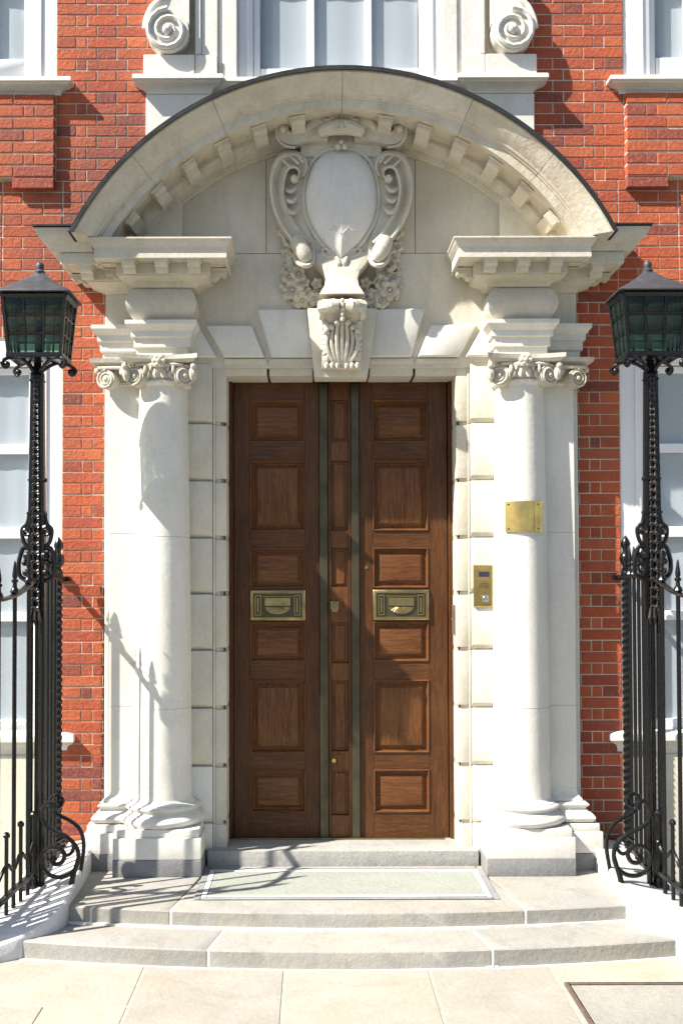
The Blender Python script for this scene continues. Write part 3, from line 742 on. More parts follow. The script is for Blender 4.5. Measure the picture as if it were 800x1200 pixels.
# ---------------- keystone
kp=[W(358,361,-.2),W(440,361,-.2),W(428.5,442,-.2),W(366.5,442,-.2)]
cxk=sum(p[0] for p in kp)/4; kp=[(p[0]-cxk,p[1]) for p in kp]
b=B(); b.prism(kp,-.2,-.03); ks=obj('keystone',b,M['limestone'],dc,.006,2)
zt,zb=W(400,352,-.33)[1],W(400,432,-.26)[1]; H=zt-zb
b=B()
pr=[(-.2,zb),(-.235,zb+.01),(-.25,zb+.04),(-.25,zb+.1),(-.262,zb+.17),(-.29,zb+.25),(-.33,zb+.31),(-.37,zb+.345),(-.39,zb+.38),(-.385,zt-.03),(-.36,zt),(-.2,zt)]
lo=[];
b.loft([[(x,y,z) for y,z in pr] for x in (-.13,.13)])
obj('console',b,M['carved'],ks,.006,2)
b=B()                                              # acanthus leaf and scroll rolls on the console
def front_y(z):
    P=sorted([(z_,y_) for y_,z_ in pr[1:-1]])
    for (za,ya),(zc,yc) in zip(P,P[1:]):
        if za<=z<=zc: return ya+(yc-ya)*(z-za)/max(zc-za,1e-6)
    return -.25
for k in range(-3,4):
    L=[];R=[]
    for i in range(9):
        u=i/8; z=zb+.03+u*(H*.62-abs(k)*.022); x=k*.026*(.55+.75*math.sin(u*2.4)); L.append((x,front_y(z)-.012-.02*math.sin(u*math.pi)-(.02*u if abs(k)<2 else 0),z)); R.append(.0125*(1-.35*u)+.004)
    b.tube(L,R,7)
    z=L[-1][2]; b.ball((L[-1][0]+k*.006,L[-1][1]-.018,z+.004),(.021,.026,.02),8,5)
for sx in (-1,1):
    for k in range(4):
        z=zb+.07+k*.065; b.ball((sx*(.095+.008*math.sin(k)),front_y(z)-.008,z),(.028,.024,.03),8,5); b.ball((sx*.112,front_y(z)-.014,z+.026),(.017,.02,.017),8,5)
    for k in range(3): b.ball((sx*(.03+.035*k),-.262-.004*k,zb+.018),(.018,.022,.024),8,5)
obj('acanthus_leaf',b,M['carved'],ks)
b=B()
for sx in (-1,1):
    b.tube([(sx*.135,front_y(zt-.08)+.03,zt-.055),(sx*.05,-.395,zt-.05),(sx*.02,-.398,zt-.05)],[.05,.046,.03],10,ref=(0,0,1))
    b.spiral((sx*.137,-.33,zt-.07),.062,sx*math.pi/2,1.8,1,.01,.02,start=math.pi/2)
    b.ball((sx*.07,-.40,zt-.05),(.05,.03,.04),10,6)
for k in range(5): b.ball((0,-.402,zt-.02-.03*k),(.014,.014,.016),8,5)
obj('scroll_roll',b,M['carved'],ks)

# ---------------- arched pediment
zsp=4.228
prof=[(0.0,1.925),(-.595,1.925),(-.595,1.905),(-.588,1.9),(-.572,1.885),(-.56,1.86),(-.545,1.84),(-.525,1.822),(-.512,1.812),(-.508,1.80),(-.496,1.797),(-.494,1.788),(-.482,1.786),(-.478,1.735),(-.468,1.735),(-.462,1.742),(-.36,1.742),(-.235,1.742),(-.232,1.715),(-.222,1.71),(-.205,1.69),(-.165,1.672),(-.15,1.67),(-.148,1.655),(-.11,1.65),(-.105,1.64),(-.06,1.64),(0,1.64)]
ped=None
prof=[(y,r-.026) for y,r in prof]
cuts=[-1,-.62,-.30,.0,.30,.62,1]
cuts=[-64,-44,-25.5,0,25.5,44,64]
def th(r): return math.acos((zsp-CZ)/r)
first=None
for k in range(6):
    a0,a1=math.radians(cuts[k]),math.radians(cuts[k+1]); n=14; loops=[]
    for i in range(n+1):
        l=[]
        for y,r in prof:
            A0=max(a0+.0007,-th(r)); A1=min(a1-.0007,th(r)); a=A0+(A1-A0)*i/n
            l.append((r*math.sin(a),y,CZ+r*math.cos(a)))
        loops.append(l)
    b=B(); b.loft(loops)
    if first is None:
        first=obj('pediment',b,M['arch'],dc); ped=first
    else: obj('cornice_stone',b,M['arch'],ped)
b=B(); loops=[]
lp=[(.0,1.9),(-.603,1.9),(-.603,1.888),(-.613,1.888),(-.613,1.914),(0,1.92)]
for i in range(49):
    l=[]
    for y,r in lp: a=-th(r)+2*th(r)*i/48; l.append((r*math.sin(a),y,CZ+r*math.cos(a)))
    loops.append(l)
b.loft(loops); obj('lead_capping',b,M['lead'],ped)
for k in range(12):
    a=math.radians((-52.6,-44,-35.4,-26.8,-18.2,-9.6,9.6,18.2,26.8,35.4,44,52.6)[k])
    b=B(); pr=[(.0,0),(.2,0),(.2,-.032),(.19,-.055),(.165,-.058),(.14,-.046),(.12,-.05),(.09,-.075),(.05,-.088),(0,-.085)]
    ca,sa=math.cos(a),math.sin(a)
    T=lambda x,y,z:(x*ca+(1.715+z)*sa,y,CZ-x*sa+(1.715+z)*ca)
    b.loft([[T(-.045,-.2-y,z*.9) for y,z in pr],[T(.045,-.2-y,z*.9) for y,z in pr]])
    q=[(0,-.014),(.212,-.014),(.212,-.001),(0,-.001)]
    b.loft([[T(-.054,-.2-y,z) for y,z in q],[T(.054,-.2-y,z) for y,z in q]])
    obj('modillion',b,M['arch'],ped,.003)

# ---------------- cartouche
def P3(px,py,Y): x,z=W(px,py,Y); return (x-CO,Y,z)
CO=WX(400,240,-.25)
Yb=-.20
def half(pts,Y): return [P3(*p,Y) for p in pts]
outl=[(353,137),(353,176),(349,186),(346,215),(346,245),(350,268),(358,290),(366,304),(376,314),(382,324),(381,335),(377,345),(374,352)]
poly=[(P3(x,y,Yb)[0],P3(x,y,Yb)[2]) for x,y in outl]
poly=poly+[(-x,z) for x,z in reversed(poly)]
b=B()
sk_=lambda f:[(x*f,z) for x,z in poly]
b.loft([[(x,Yb-.02,z) for x,z in sk_(.93)],[(x,Yb-.005,z) for x,z in sk_(.985)],[(x,Yb+.01,z) for x,z in poly],[(x,-.083,z) for x,z in poly]])
car=obj('cartouche',b,M['carved'],dc,label='carved stone cartouche with oval shield, scrolls and flowers')
# waist flares forward over the console
b=B(); wl=[]
for y,hw,dy in ((298,36,.0),(310,31,-.012),(320,22,-.03),(330,19,-.055),(340,20.5,-.085),(347,24,-.115),(352,26.5,-.13)):
    z=P3(400,y,Yb)[2]; h=hw*.0055; n=12
    wl.append([(h*math.cos(math.pi*i/n),Yb-.02+dy-.02*math.sin(math.pi*i/n)**.5,z) for i in range(n+1)]+[(-h,-.1,z),(h,-.1,z)])
b.loft(wl); obj('waist',b,M['carved'],car)
# shield
sh=cr([(400,178),(380,182),(365,197),(358,222),(358,245),(364,265),(377,285),(391,300),(400,309)],5)
loops=[]
half_=[(P3(x,y,Yb)[0],P3(x,y,Yb)[2]) for x,y in sh]; full=half_+[(-x,z) for x,z in reversed(half_[1:-1])]
zc=P3(400,240,Yb)[2]
b=B()
for f,dy in ((1,0),(.97,-.03),(.88,-.055),(.7,-.075),(.45,-.088),(.2,-.094),(.02,-.095)):
    loops.append([(x*f,Yb-.015+dy,zc+(z-zc)*f) for x,z in full])
b.loft(loops); obj('oval_shield',b,M['white_stone'],car)
b=B(); b.tube([(x*1.035,Yb-.03,zc+(z-zc)*1.035) for x,z in full],.0135,8,closed=True); obj('shield_rim',b,M['carved'],car)
b=B()
for sx in (-1,1):
    c=P3(400+sx*7,274,Yb)
    b.tube(cr([(sx*.005,Yb-.096,c[2]-.03),(sx*.05,Yb-.094,c[2]+.015),(sx*.075,Yb-.088,c[2]+.03),(sx*.09,Yb-.082,c[2]+.01),(sx*.07,Yb-.09,c[2]-.008),(sx*.055,Yb-.092,c[2]+.01)],5),.0045,5)
obj('engraved_flourish',b,M['limestone'],car)
for s in (-1,1):
    FLIP=s>0
    Y=-.235
    b=B()                                          # broad C scrolls with a hollow face
    ou=cr([(357,206),(361,195),(357,184),(346,179),(333,180),(323,188),(317,204),(316,224),(320,246),(328,264),(339,280),(351,293)],6)
    inn=cr([(346,211),(349,203),(347,199),(342,198),(338,201),(336,207),(334,216),(334,229),(338,244),(345,258),(354,271),(365,283)],6)
    n=len(ou); lo_=[]
    for i in range(n):
        u=i/(n-1); (xa,ya),(xb,yb)=ou[i],inn[i]; lift=.045*math.sin(math.pi*min(1,u*1.25))+.02*(1-u); hol=.035*math.sin(math.pi*u)**.7
        sec=[]
        for f,dy in ((0,.1),(0,-.02),(.06,-.045),(.16,-.05),(.27,-.04+hol*.5),(.5,-.03+hol),(.74,-.038+hol*.6),(.84,-.05),(.94,-.045),(1,-.02),(1,.1)):
            p=P3(xa+(xb-xa)*f,ya+(yb-ya)*f,-.215+(dy-lift if dy<.09 else .12)); sec.append(p)
        lo_.append(sec)
    b.loft(lo_); b.ball(P3(345,210,-.285),(.027,.04,.027),10,6)
    q=[(P3(x,y,-.2)[0],P3(x,y,-.2)[2]) for x,y in ou[8:]]+[(P3(x,y,-.2)[0],P3(x,y,-.2)[2]) for x,y in ((372,300),(366,280),(358,262),(356,240),(357,215))]
    b.prism(q,-.232,-.1)
    c_scroll=obj('side_scroll',b,M['carved'],car,ang=50)
    b=B()
    for (x,y) in ((340,221),(341,233),(343,246)):
        b.tube(cr([P3(x-8,y-4,-.25),P3(x-3,y+2.5,-.275),P3(x+3,y+2.5,-.275),P3(x+8,y-4,-.25)],4),[.005,.014,.014,.005],7)
    for (x,y,x2,y2) in ((340,183,350,192),(331,187,341,197),(348,181,355,190)): b.tube([P3(x,y,-.305),P3(x2,y2,-.315)],[.006,.01],6)
    o=obj('scroll_husk',b,M['carved'],car); o['kind']='stuff'
    b=B()                                          # trumpet foot of the scroll
    b.tube(cr([P3(348,280,Y-.01),P3(352,290,Y-.03),P3(357,299,Y-.035),P3(361,307,Y-.03)],4),[.048,.056,.054,.05,.03],12,fl=.8)
    b.tube(cr([P3(345,298,Y-.01),P3(347,306,Y-.03),P3(354,311,Y-.045),P3(362,311,Y-.045),P3(367,304,Y-.03),P3(367,293,Y-.02)],4),[.008,.014,.017,.016,.012,.007],8)
    obj('scroll_foot',b,M['carved'],car)
    b=B()                                          # hollow pair at the bottom of the shield
    b.tube([P3(*q,Yb-.042) for q in cr([(378,293),(385,292),(391,297),(388,301),(381,299)],4,True)],.0085,7,closed=True)
    b.tube(cr([P3(394,301,Yb-.05),P3(397,308,Yb-.055),P3(395,314,Yb-.05)],4),[.012,.018,.01],7); obj('leaf_curl',b,M['carved'],car)
    b=B()                                          # top scrolls with rolled ends
    pl=cr([(384,136),(372,134),(361,134),(354,139),(351,149),(345,156),(338,155),(337,149),(334,144),(328,145),(324,152),(326,163),(334,171),(346,173),(355,170),(368,168),(384,168)],4)
    q=[(P3(x,y,-.24)[0],P3(x,y,-.24)[2]) for x,y in pl]
    cx_=sum(p[0] for p in q)/len(q); cz_=sum(p[1] for p in q)/len(q)
    b.prism(q,-.285,-.1)
    rim=cr([(384,136),(372,134),(361,134),(354,139),(351,149),(345,156),(338,155),(337,149),(334,144),(328,145),(324,152),(326,163),(334,171),(346,173)],5)
    b.tube([P3(x,y,-.285) for x,y in rim],.0095,7)
    b.ball(P3(332,151,-.29),.028,10,6)
    b.tube(cr([P3(380,146,-.275),P3(370,143,-.275),P3(362,149,-.27),P3(357,160,-.27)],5),[.05,.045,.035,.015],9)
    obj('crest_scroll',b,M['carved'],car,ang=45)
    b=B(); pl=[(P3(x,y,-.2)[0],P3(x,y,-.2)[2]) for x,y in ((352,186),(352,165),(400,160),(400,186))]
    b.prism(pl,-.235,-.1); obj('crest_block',b,M['carved'],car,.006)
    for (x,y,r) in ((335,272,9),(339,283,8),(334,290,7),(338,300,8),(343,311,9),(350,321,10),(339,325,9),(335,335,8),(343,340,12),(354,352,10),(361,345,8),(368,350,9),(374,341,8),(371,332,7),(352,335,8),(364,354,8),(357,331,6),(346,330,7)):
        b=B(); rr=r*.0055; c=P3(x,y,-.11-random.uniform(0,.035)); a0=random.uniform(0,6)
        tilt=Matrix.Rotation(random.uniform(-.5,.5),3,'X')@Matrix.Rotation(random.uniform(-.5,.5),3,'Z')
        vs_=[];m_=20
        for q_,dp in ((.0,.12),(.2,.10),(.27,-.10),(.38,-.02),(.7,-.34),(.95,-.16),(1.02,.1),(.8,.5)):
            for i in range(m_):
                a=a0+2*math.pi*i/m_; rad=rr*1.12*q_*(1-.24*(.5-.5*math.cos(5*(a-a0)))**2*(1 if q_>.4 else 0)); dd_=dp+(.16*(.5-.5*math.cos(5*(a-a0)))**2 if q_>.4 else 0)
                v=tilt@Vector((rad*math.cos(a),rr*dd_,rad*math.sin(a))); vs_.append((c[0]+v.x,c[1]+v.y,c[2]+v.z))
        b.loft([vs_[i*m_:(i+1)*m_] for i in range(8)],caps=False)
        b.ball((c[0],c[1]-rr*.06,c[2]),rr*.2,7,5); obj('carved_flower',b,M['carved'],car)
    b=B()                                          # stalks and leaves behind the flowers
    b.tube(cr([P3(337,268,-.1),P3(337,290,-.1),P3(343,320,-.1),P3(352,340,-.1),P3(370,345,-.1)],5),[.015,.025,.03,.03,.02],7); 
    for (x,y,a) in ((332,318,.4),(334,347,-.3),(347,357,-.8)): b.ball(P3(x,y,-.1),(.018,.015,.035),8,5,Matrix.Rotation(a,3,'Y'))
    obj('swag',b,M['carved'],car)
FLIP=False
b=B()
for k in range(-3,4):                              # shell and mask band in the crest
    a=k*.42; r=.09
    p0=P3(400,148,-.3); b.tube([(p0[0]+.03*math.sin(a),-.305,p0[2]),(p0[0]+r*.75*math.sin(a)*1.15,-.335,p0[2]+r*.7*math.cos(a)),(p0[0]+r*math.sin(a)*1.25,-.32,p0[2]+r*1.08*math.cos(a))],[.014,.022,.016],7)
obj('shell',b,M['carved'],car)
b=B(); c=P3(400,152,-.3)
b.tube(cr([(c[0]-.135,-.29,c[2]-.01),(c[0]-.07,-.325,c[2]-.002),(c[0],-.34,c[2]),(c[0]+.07,-.325,c[2]-.002),(c[0]+.135,-.29,c[2]-.01)],5),[.036,.046,.05,.046,.036],10)
for sx in (-1,1):
    b.ball((c[0]+sx*.12,-.305,c[2]-.012),(.032,.03,.04),9,6); b.ball((c[0]+sx*.026,-.385,c[2]+.012),(.014,.01,.012),7,5); b.ball((c[0]+sx*.022,-.29,P3(0,173,-.29)[2]),.02,8,5)
b.ball((c[0],-.39,c[2]-.006),(.012,.014,.02),7,5); b.ball((c[0],-.29,P3(0,168,-.29)[2]),.018,8,5); b.tube([(c[0]-.03,-.382,c[2]-.03),(c[0],-.388,c[2]-.026),(c[0]+.03,-.382,c[2]-.03)],.007,6)
obj('mask_band',b,M['carved'],car)

# ================================================================== DOUBLE DOOR
dd=thing('double_door','pair of dark oak panelled doors with brass letter plates under the stone lintel','door',(0,.2,.296))
YD=.175
def DX(px): return WX(px,720,YD)-DC
DC=(WX(267,720,YD)+WX(531,720,YD))/2
def DZ(py): return WZ(py,YD)
z0,z1=.298,DZ(447)
pz=[(469,518),(540,622),(642,689),(729,775),(797,882),(902,952)]
xl=[DX(273.5),DX(293),DX(357),DX(374)]
def panel(parent,xa,xb,za,zb_,mat,depth=.03,ins=.05):
    """sunk moulding and raised field"""
    b=B(); y=YD
    def rc(i,yy): return [(xa+i,yy,za+i),(xb-i,yy,za+i),(xb-i,yy,zb_-i),(xa+i,yy,zb_-i)]
    b.loft([rc(-.001,y+.045),rc(-.001,y-.006),rc(.004,y-.009),rc(.009,y-.004),rc(.014,y+.012),rc(.018,y+.022),rc(.026,y+.022),rc(ins,y+.009),rc(ins+.002,y+.002),rc(ins+.006,y+.001)]); b.f.pop(-2) if False else None
    return obj('panel',b,mat,parent,ang=20)
def lplate(parent,xa,xb,za,zb_):
    y=YD-.006; b=B(); cx=(xa+xb)/2; cz=(za+zb_)/2; h=zb_-za; w_=xb-xa
    b.taper([(xa,za),(xb,za),(xb,zb_),(xa,zb_)],y-.012,y-.004,y+.004,.008)
    t=.008
    for q in (.016,): 
        b.box(xa+q,xb-q,y-.019,y-.011,zb_-q-t,zb_-q).box(xa+q,xb-q,y-.019,y-.011,za+q,za+q+t)
        b.box(xa+q,xa+q+t,y-.019,y-.011,za+q+t+.001,zb_-q-t-.001).box(xb-q-t,xb-q,y-.019,y-.011,za+q+t+.001,zb_-q-t-.001)
    for sx in (-1,1):
        x=cx+sx*(w_/2-.058); b.box(x-.022,x-.015,y-.02,y-.011,za+.035,zb_-.035).box(x+.015,x+.022,y-.02,y-.011,za+.035,zb_-.035).box(x-.0145,x+.0145,y-.02,y-.011,zb_-.043,zb_-.035).box(x-.0145,x+.0145,y-.02,y-.011,za+.035,za+.043)
        b.box(x-.006,x+.006,y-.017,y-.011,za+.055,zb_-.055)
    o=obj('letter_plate',b,M['oldbrass'],parent,.0015)
    b=B(); b.box(xa+.0255,xb-.0255,y-.0129,y-.0115,za+.0255,zb_-.0255); obj('plate_recess',b,M['bronze'],parent)
    b=B(); b.box(cx-.088,cx+.088,y-.024,y-.0118,cz-.005,cz+.05)
    b.box(cx-.1,cx+.1,y-.019,y-.0118,cz+.056,cz+.062)
    n=12; fan=[(cx-.085,cz-.012),(cx+.085,cz-.012)]+[(cx+.085*math.cos(math.pi*i/n),cz-.012-.05*math.sin(math.pi*i/n)) for i in range(1,n)]
    b.prism(fan,y-.02,y-.0118)
    for k in range(-4,5): b.tube([(cx+k*.008,y-.021,cz-.014),(cx+k*.0175,y-.021,cz-.012-.046*math.sqrt(max(0,1-(k*.0175/.085)**2)))],.003,5)
    obj('letter_flap',b,M['oldbrass'],parent,.001)
for s,xs,nm in ((-1,xl,'left'),(1,[DX(421),DX(437),DX(501.5),DX(524)],'right')):
    b=B(); lf=None
    b.box(xs[0],xs[1],YD,YD+.05,z0,z1).box(xs[2],xs[3],YD,YD+.05,z0,z1)
    lf=obj('door_leaf',b,M['wood_v'],dd,.002,label='panelled oak door leaf on the '+nm)
    ed=[z0]
    zz=[(DZ(y1_),DZ(y0_)) for y0_,y1_ in pz]
    rails=[(z0,zz[5][0]),(zz[5][1],zz[4][0]),(zz[4][1],zz[3][0]),(zz[3][1],zz[2][0]),(zz[2][1],zz[1][0]),(zz[1][1],zz[0][0]),(zz[0][1],z1)]
    for a,c in rails:
        b=B(); b.box(xs[1]+.0005,xs[2]-.0005,YD+.0008,YD+.05,a,c); obj('door_rail',b,M['wood_h'],lf,.0015)
    for k,(a,c) in enumerate(zz): panel(lf,xs[1],xs[2],a,c,M['panel_v'] if k in (1,4) else M['panel_h'])
    lplate(lf,xs[1]-.004,xs[2]+.004,DZ(727),DZ(691))
    if s>0:
        b=B(); b.tube([(DX(429),YD-.004,DZ(665)),(DX(429),YD+.01,DZ(665))],.012,12,ref=(0,0,1)); obj('keyhole',b,M['oldbrass'],lf)
# middle post between the leaves with its own sunk panels
mx0,mx1,mp0,mp1=DX(384.5),DX(411),DX(388),DX(407.5)
b=B(); b.box(mx0,mp0,YD-.012,YD+.05,z0,z1).box(mp1,mx1,YD-.012,YD+.05,z0,z1)
mp=obj('centre_post',b,M['wood_v'],dd,.002)
pm=[(469,518),(540,622),(642,688),(729,777),(797,880),(902,955)]
zz=[(DZ(b_),DZ(a_)) for a_,b_ in pm]
rails=[(z0,zz[5][0]),(zz[5][1],zz[4][0]),(zz[4][1],zz[3][0]),(zz[3][1],zz[2][0]),(zz[2][1],zz[1][0]),(zz[1][1],zz[0][0]),(zz[0][1],z1)]
for a,c in rails:
    b=B(); b.box(mp0+.0005,mp1-.0005,YD-.0115,YD+.05,a,c); obj('door_rail',b,M['wood_pale'],mp,.0015)
for a,c in zz:
    b=B(); b.box(mp0,mp1,YD+.012,YD+.04,a,c); b.box(mp0+.022,mp1-.022,YD+.004,YD+.0125,a+.022,c-.022); obj('panel',b,M['panel_v'],mp,.003)
b=B(); x=DX(391.5); z=DZ(711)
b.prism([(x-.028,z+.04),(x+.028,z+.04),(x+.028,z-.01),(x+.016,z-.036),(x-.016,z-.036),(x-.028,z-.01)],YD-.03,YD-.011)
b.tube([(x,YD-.04,z+.012),(x,YD-.025,z+.012)],.017,14,ref=(0,0,1)); obj('door_lock',b,M['oldbrass'],mp,.003)
b=B(); x=DX(392); z=DZ(890); b.box(x-.028,x+.045,YD-.016,YD-.0112,z-.03,z+.035); obj('worn_patch',b,M['wood_pale'],mp,.002)
b=B(); b.tube([(x-.01,YD-.02,z-.005),(x-.01,YD-.01,z-.005)],.014,10,ref=(0,0,1)); obj('keyhole',b,M['brass'],mp)
for a,c in ((374.3,383.8),(411.3,420.6)):
    b=B(); b.box(DX(a),DX(c),YD-.02,YD+.05,z0-.0,DZ(450)); bs=obj('bronze_strip',b,M['bronze'],dd,.003)
    b=B(); x=(DX(a)+DX(c))/2
    for k in range(7): b.ball((x,YD-.02,z0+.1+k*.5),(.005,.002,.005),8,5)
    obj('strip_screw',b,M['bronze'],bs)
for s in (-1,1):
    b=B(); a=.775; c=abs(DX(273.2)); b.box(s*a,s*(c+.001),YD-.028,YD+.05,.297,z1+.02).box(s*a,s*(c+.018),YD-.04,YD-.0285,.297,z1+.02); obj('door_frame',b,M['wood_v'],dd,.003)
b=B(); b.box(-.7,.7,YD-.028,YD+.05,z1+.002,z1+.06); obj('door_head',b,M['wood_h'],dd,.003)
b=B(); b.box(-.79,.79,YD+.0505,YD+.07,.29,z1+.1); obj('door_backing',b,M['black'],dd)
b=B(); b.box(-.7,.7,YD-.05,YD+.04,.2961,.306); obj('weather_bar',b,M['oldbrass'],dd,.003)

# plates fixed to the doorway: things of their own
x0,zt=W(593,587,-.315); x1,zb=W(637,623,-.315); xk=WX(624,600,-.32)
pq=thing('brass_plaque','bent polished brass nameplate wrapped round the right hand column','plaque',((x0+x1)/2,-.3,zb))
b=B(); rr=.196
cy=-.121
xm_=(x0+xk)/2
yf=cy-math.sqrt(max(.194**2-(1.18-x0)**2,0))-.001
pts=[(x0+(x1-x0)*i/16,cy-math.sqrt(.188**2-(x0+(x1-x0)*i/16-1.18)**2)-(.006 if i in(11,12) else 0)) for i in range(17)]
inn=[(x+.002,y+.006) for x,y in pts]
b.prismz(pts+list(reversed(inn)),zb,zt); obj('plate',b,M['brass'],pq,.001)
b=B()
for x,z in ((x0+.02,zb+.02),(x0+.02,zt-.02),(x1-.03,zb+.02),(x1-.03,zt-.02)): b.ball((x,cy-math.sqrt(.189**2-(x-1.18)**2),z),(.008,.005,.008),8,5)
obj('plaque_screw',b,M['oldbrass'],pq)
x0,zt=W(554,662,-.09); x1,zb=W(579,711,-.09)
ic=thing('intercom_panel','upright brass intercom panel screwed to the right hand quoin stone','intercom',((x0+x1)/2,-.09,zb))
b=B(); b.box(x0,x1,-.103,-.0885,zb,zt); obj('face_plate',b,M['brass'],ic,.003)
xc=(x0+x1)/2; hh=zt-zb
b=B(); b.box(xc-.036,xc+.036,-.1045,-.1025,zt-.08,zt-.045); obj('screen',b,M['screen'],ic)
b=B()
for k,r in ((0,.018),(1,.03),(2,.042)):
    b.tube([(xc+r*math.cos(a),-.1035,zb+.115+r*math.sin(a)) for a in [math.pi*.1+math.pi*.8*i/10 for i in range(11)]],.0028,5)
obj('speaker_slot',b,M['bronze'],ic)
b=B(); b.tube([(xc+.008,-.112,zb+.055),(xc+.008,-.101,zb+.055)],.017,14,ref=(0,0,1)); b.box(xc-.014,xc+.03,-.107,-.1025,zb+.033,zb+.077); obj('call_button',b,M['steel'],ic,.001)
zt=WZ(709,.06); zb=WZ(743,.06)
b=B(); b.box(.752,.7655,.02,.085,zb,zt); b.ball((.752,.05,(zt+zb)/2),(.008,.012,.012)); o=obj('bell_plate',b,M['rustframe'],None,.002); tag(o,'small reddish brown plate on the inner face of the right door jamb','plate')

# ================================================================== KERB WALLS, RAILINGS, LAMPS (left built, right mirrored)
rails_=[((-1.62,-.02,.345),(-2.02,-.02,.30)),((-1.62,-.3,.335),(-2.02,-.3,.26)),((-1.607,-.6,.305),(-2.02,-.6,.19)),((-1.6,-.85,.27),(-2.04,-.78,.18)),((-1.605,-1.0,.24),(-2.08,-.95,.175)),((-1.635,-1.1,.205),(-2.12,-1.1,.172)),((-1.70,-1.19,.16),(-2.2,-1.19,.168)),((-1.80,-1.265,.118),(-2.3,-1.25,.16)),((-1.93,-1.34,.09),(-2.42,-1.28,.15)),((-2.15,-1.46,.08),(-2.6,-1.3,.14)),((-2.6,-1.53,.075),(-3.0,-1.31,.13)),((-3.5,-1.54,.07),(-3.6,-1.31,.12))]
R6=cr([a+c for a,c in rails_],5)
def kerbz(X,Y):
    best=None
    for q in R6:
        a=Vector(q[:2]); c=Vector(q[3:5]); ab=c-a; t=max(0,min(1,(Vector((X,Y))-a).dot(ab)/ab.length_squared)); d=(a+ab*t-Vector((X,Y))).length
        if best is None or d<best[0]: best=(d,q[2]+(q[5]-q[2])*t)
    return best[1]
for s,side,by in ((-1,'left','beside the sunlit brick strip'),(1,'right','beside the column with the brass nameplate')):
    FLIP=s>0
    kb=thing('kerb_wall','low white painted curved kerb under the %s railing, sweeping down to the pavement'%side,'kerb wall',(-1.8,-.7,0))
    loops=[]
    for q in R6:
        xi,yi,zi,xo,yo,zo=q
        vin=Vector((xo-xi,yo-yi)).normalized()*.012
        loops.append([(xi,yi,-.03),(xi,yi,zi-.012),(xi+vin.x,yi+vin.y,zi),(xo-vin.x,yo-vin.y,zo),(xo,yo,zo-.012),(xo,yo,-.03)])
    b=B(); b.loft(loops); obj('coping',b,M['paintwall'],kb,ang=40)
    LP=Vector((-1.866,-.69,0)); zp0=kerbz(LP.x,LP.y)
    # ------------- railing
    rg=thing('iron_railing','black spear topped iron railing %s, on the %s kerb'%(by,side),'railing',(-1.87,-.4,zp0))
    ZR=E0+.004
    front=[(0,0,0),(-.004,-.05,-.012),(-.01,-.11,-.03),(-.034,-.26,-.085),(-.068,-.47,-.118),(-.13,-.6,-.124),(-.25,-.7,-.124),(-.55,-.75,-.124),(-1.4,-.76,-.124)]
    fc=cr([(LP.x+a,LP.y+b_,ZR+c) for a,b_,c in front],8)
    b=B(); wl=[]
    path=[(LP.x,.0,ZR),(LP.x,-.3,ZR)]+fc
    P=[Vector(p) for p in path]
    for i,p in enumerate(P):
        t=(P[min(i+1,len(P)-1)]-P[max(i-1,0)]); t.z=0; t.normalize(); nrm=Vector((-t.y,t.x,0))*.021
        wl.append([p+nrm+Vector((0,0,-.008)),p-nrm+Vector((0,0,-.008)),p-nrm+Vector((0,0,.008)),p+nrm+Vector((0,0,.008))])
    b.loft([[tuple(v) for v in l] for l in wl]); obj('top_rail',b,M['iron_rust'],rg,.002)
    b=B(); wl=[]
    for i,p in enumerate(P):
        t=(P[min(i+1,len(P)-1)]-P[max(i-1,0)]); t.z=0; t.normalize(); nrm=Vector((-t.y,t.x,0))*.016
        q=Vector((p.x,p.y,kerbz(p.x,p.y)+(.03 if i<3 else .03+.07*min(1,(i-2)/12)))) 
        wl.append([q+nrm+Vector((0,0,-.014)),q-nrm+Vector((0,0,-.014)),q-nrm+Vector((0,0,.014)),q+nrm+Vector((0,0,.014))])
    b.loft([[tuple(v) for v in l] for l in wl]); obj('bottom_rail',b,M['iron'],rg,.002)
    def spear(b,x,y,z,h=.2,k=1.0):
        b.lathe([(.012*k,z),(.022*k,z+.006),(.028*k,z+.02),(.022*k,z+.036),(.014*k,z+.046),(.012*k,z+.07),(.02*k,z+.078),(.02*k,z+.088),(.011*k,z+.095),(.015*k,z+.105),(.016*k,z+.12),(.006*k,z+h-.01),(.002,z+h)],x,y,10)
    def bar(x,y,zt,fin=True,rr=.013):
        zb=kerbz(x,y); b=B(); n=8
        b.lathe([(rr,zb-.05),(rr,zt)],x,y,n); o=obj('railing_bar',b,M['iron'],rg)
        if fin: b=B(); spear(b,x,y,zt+.006); obj('spearhead',b,M['iron'],o)
        return o
    for k in range(5): bar(LP.x,-.235-.09*k,ZR-.006)
    fl_=[0]
    for p,q in zip(fc,fc[1:]): fl_.append(fl_[-1]+math.hypot(q[0]-p[0],q[1]-p[1]))
    def at(d):
        for i in range(len(fc)-1):
            if fl_[i]<=d<=fl_[i+1]:
                t=(d-fl_[i])/(fl_[i+1]-fl_[i]+1e-9); return [fc[i][j]+(fc[i+1][j]-fc[i][j])*t for j in range(3)]
    for k in range(9):
        p=at(.13+.19*k); bar(p[0],p[1],p[2]-.006)
    # short dog bars between, with ball tops and a wavy link
    dz=[]
    for k in range(9):
        p=at(.035+.19*k); zb=kerbz(p[0],p[1]); zt=zb+.45
        b=B(); b.lathe([(.012,zb-.03),(.012,zt-.02),(.02,zt-.014),(.021,zt),(.012,zt+.012),(.002,zt+.016)],p[0],p[1],8); obj('dog_bar',b,M['iron'],rg); dz.append((p[0],p[1],zb))
    b=B(); lk=[]
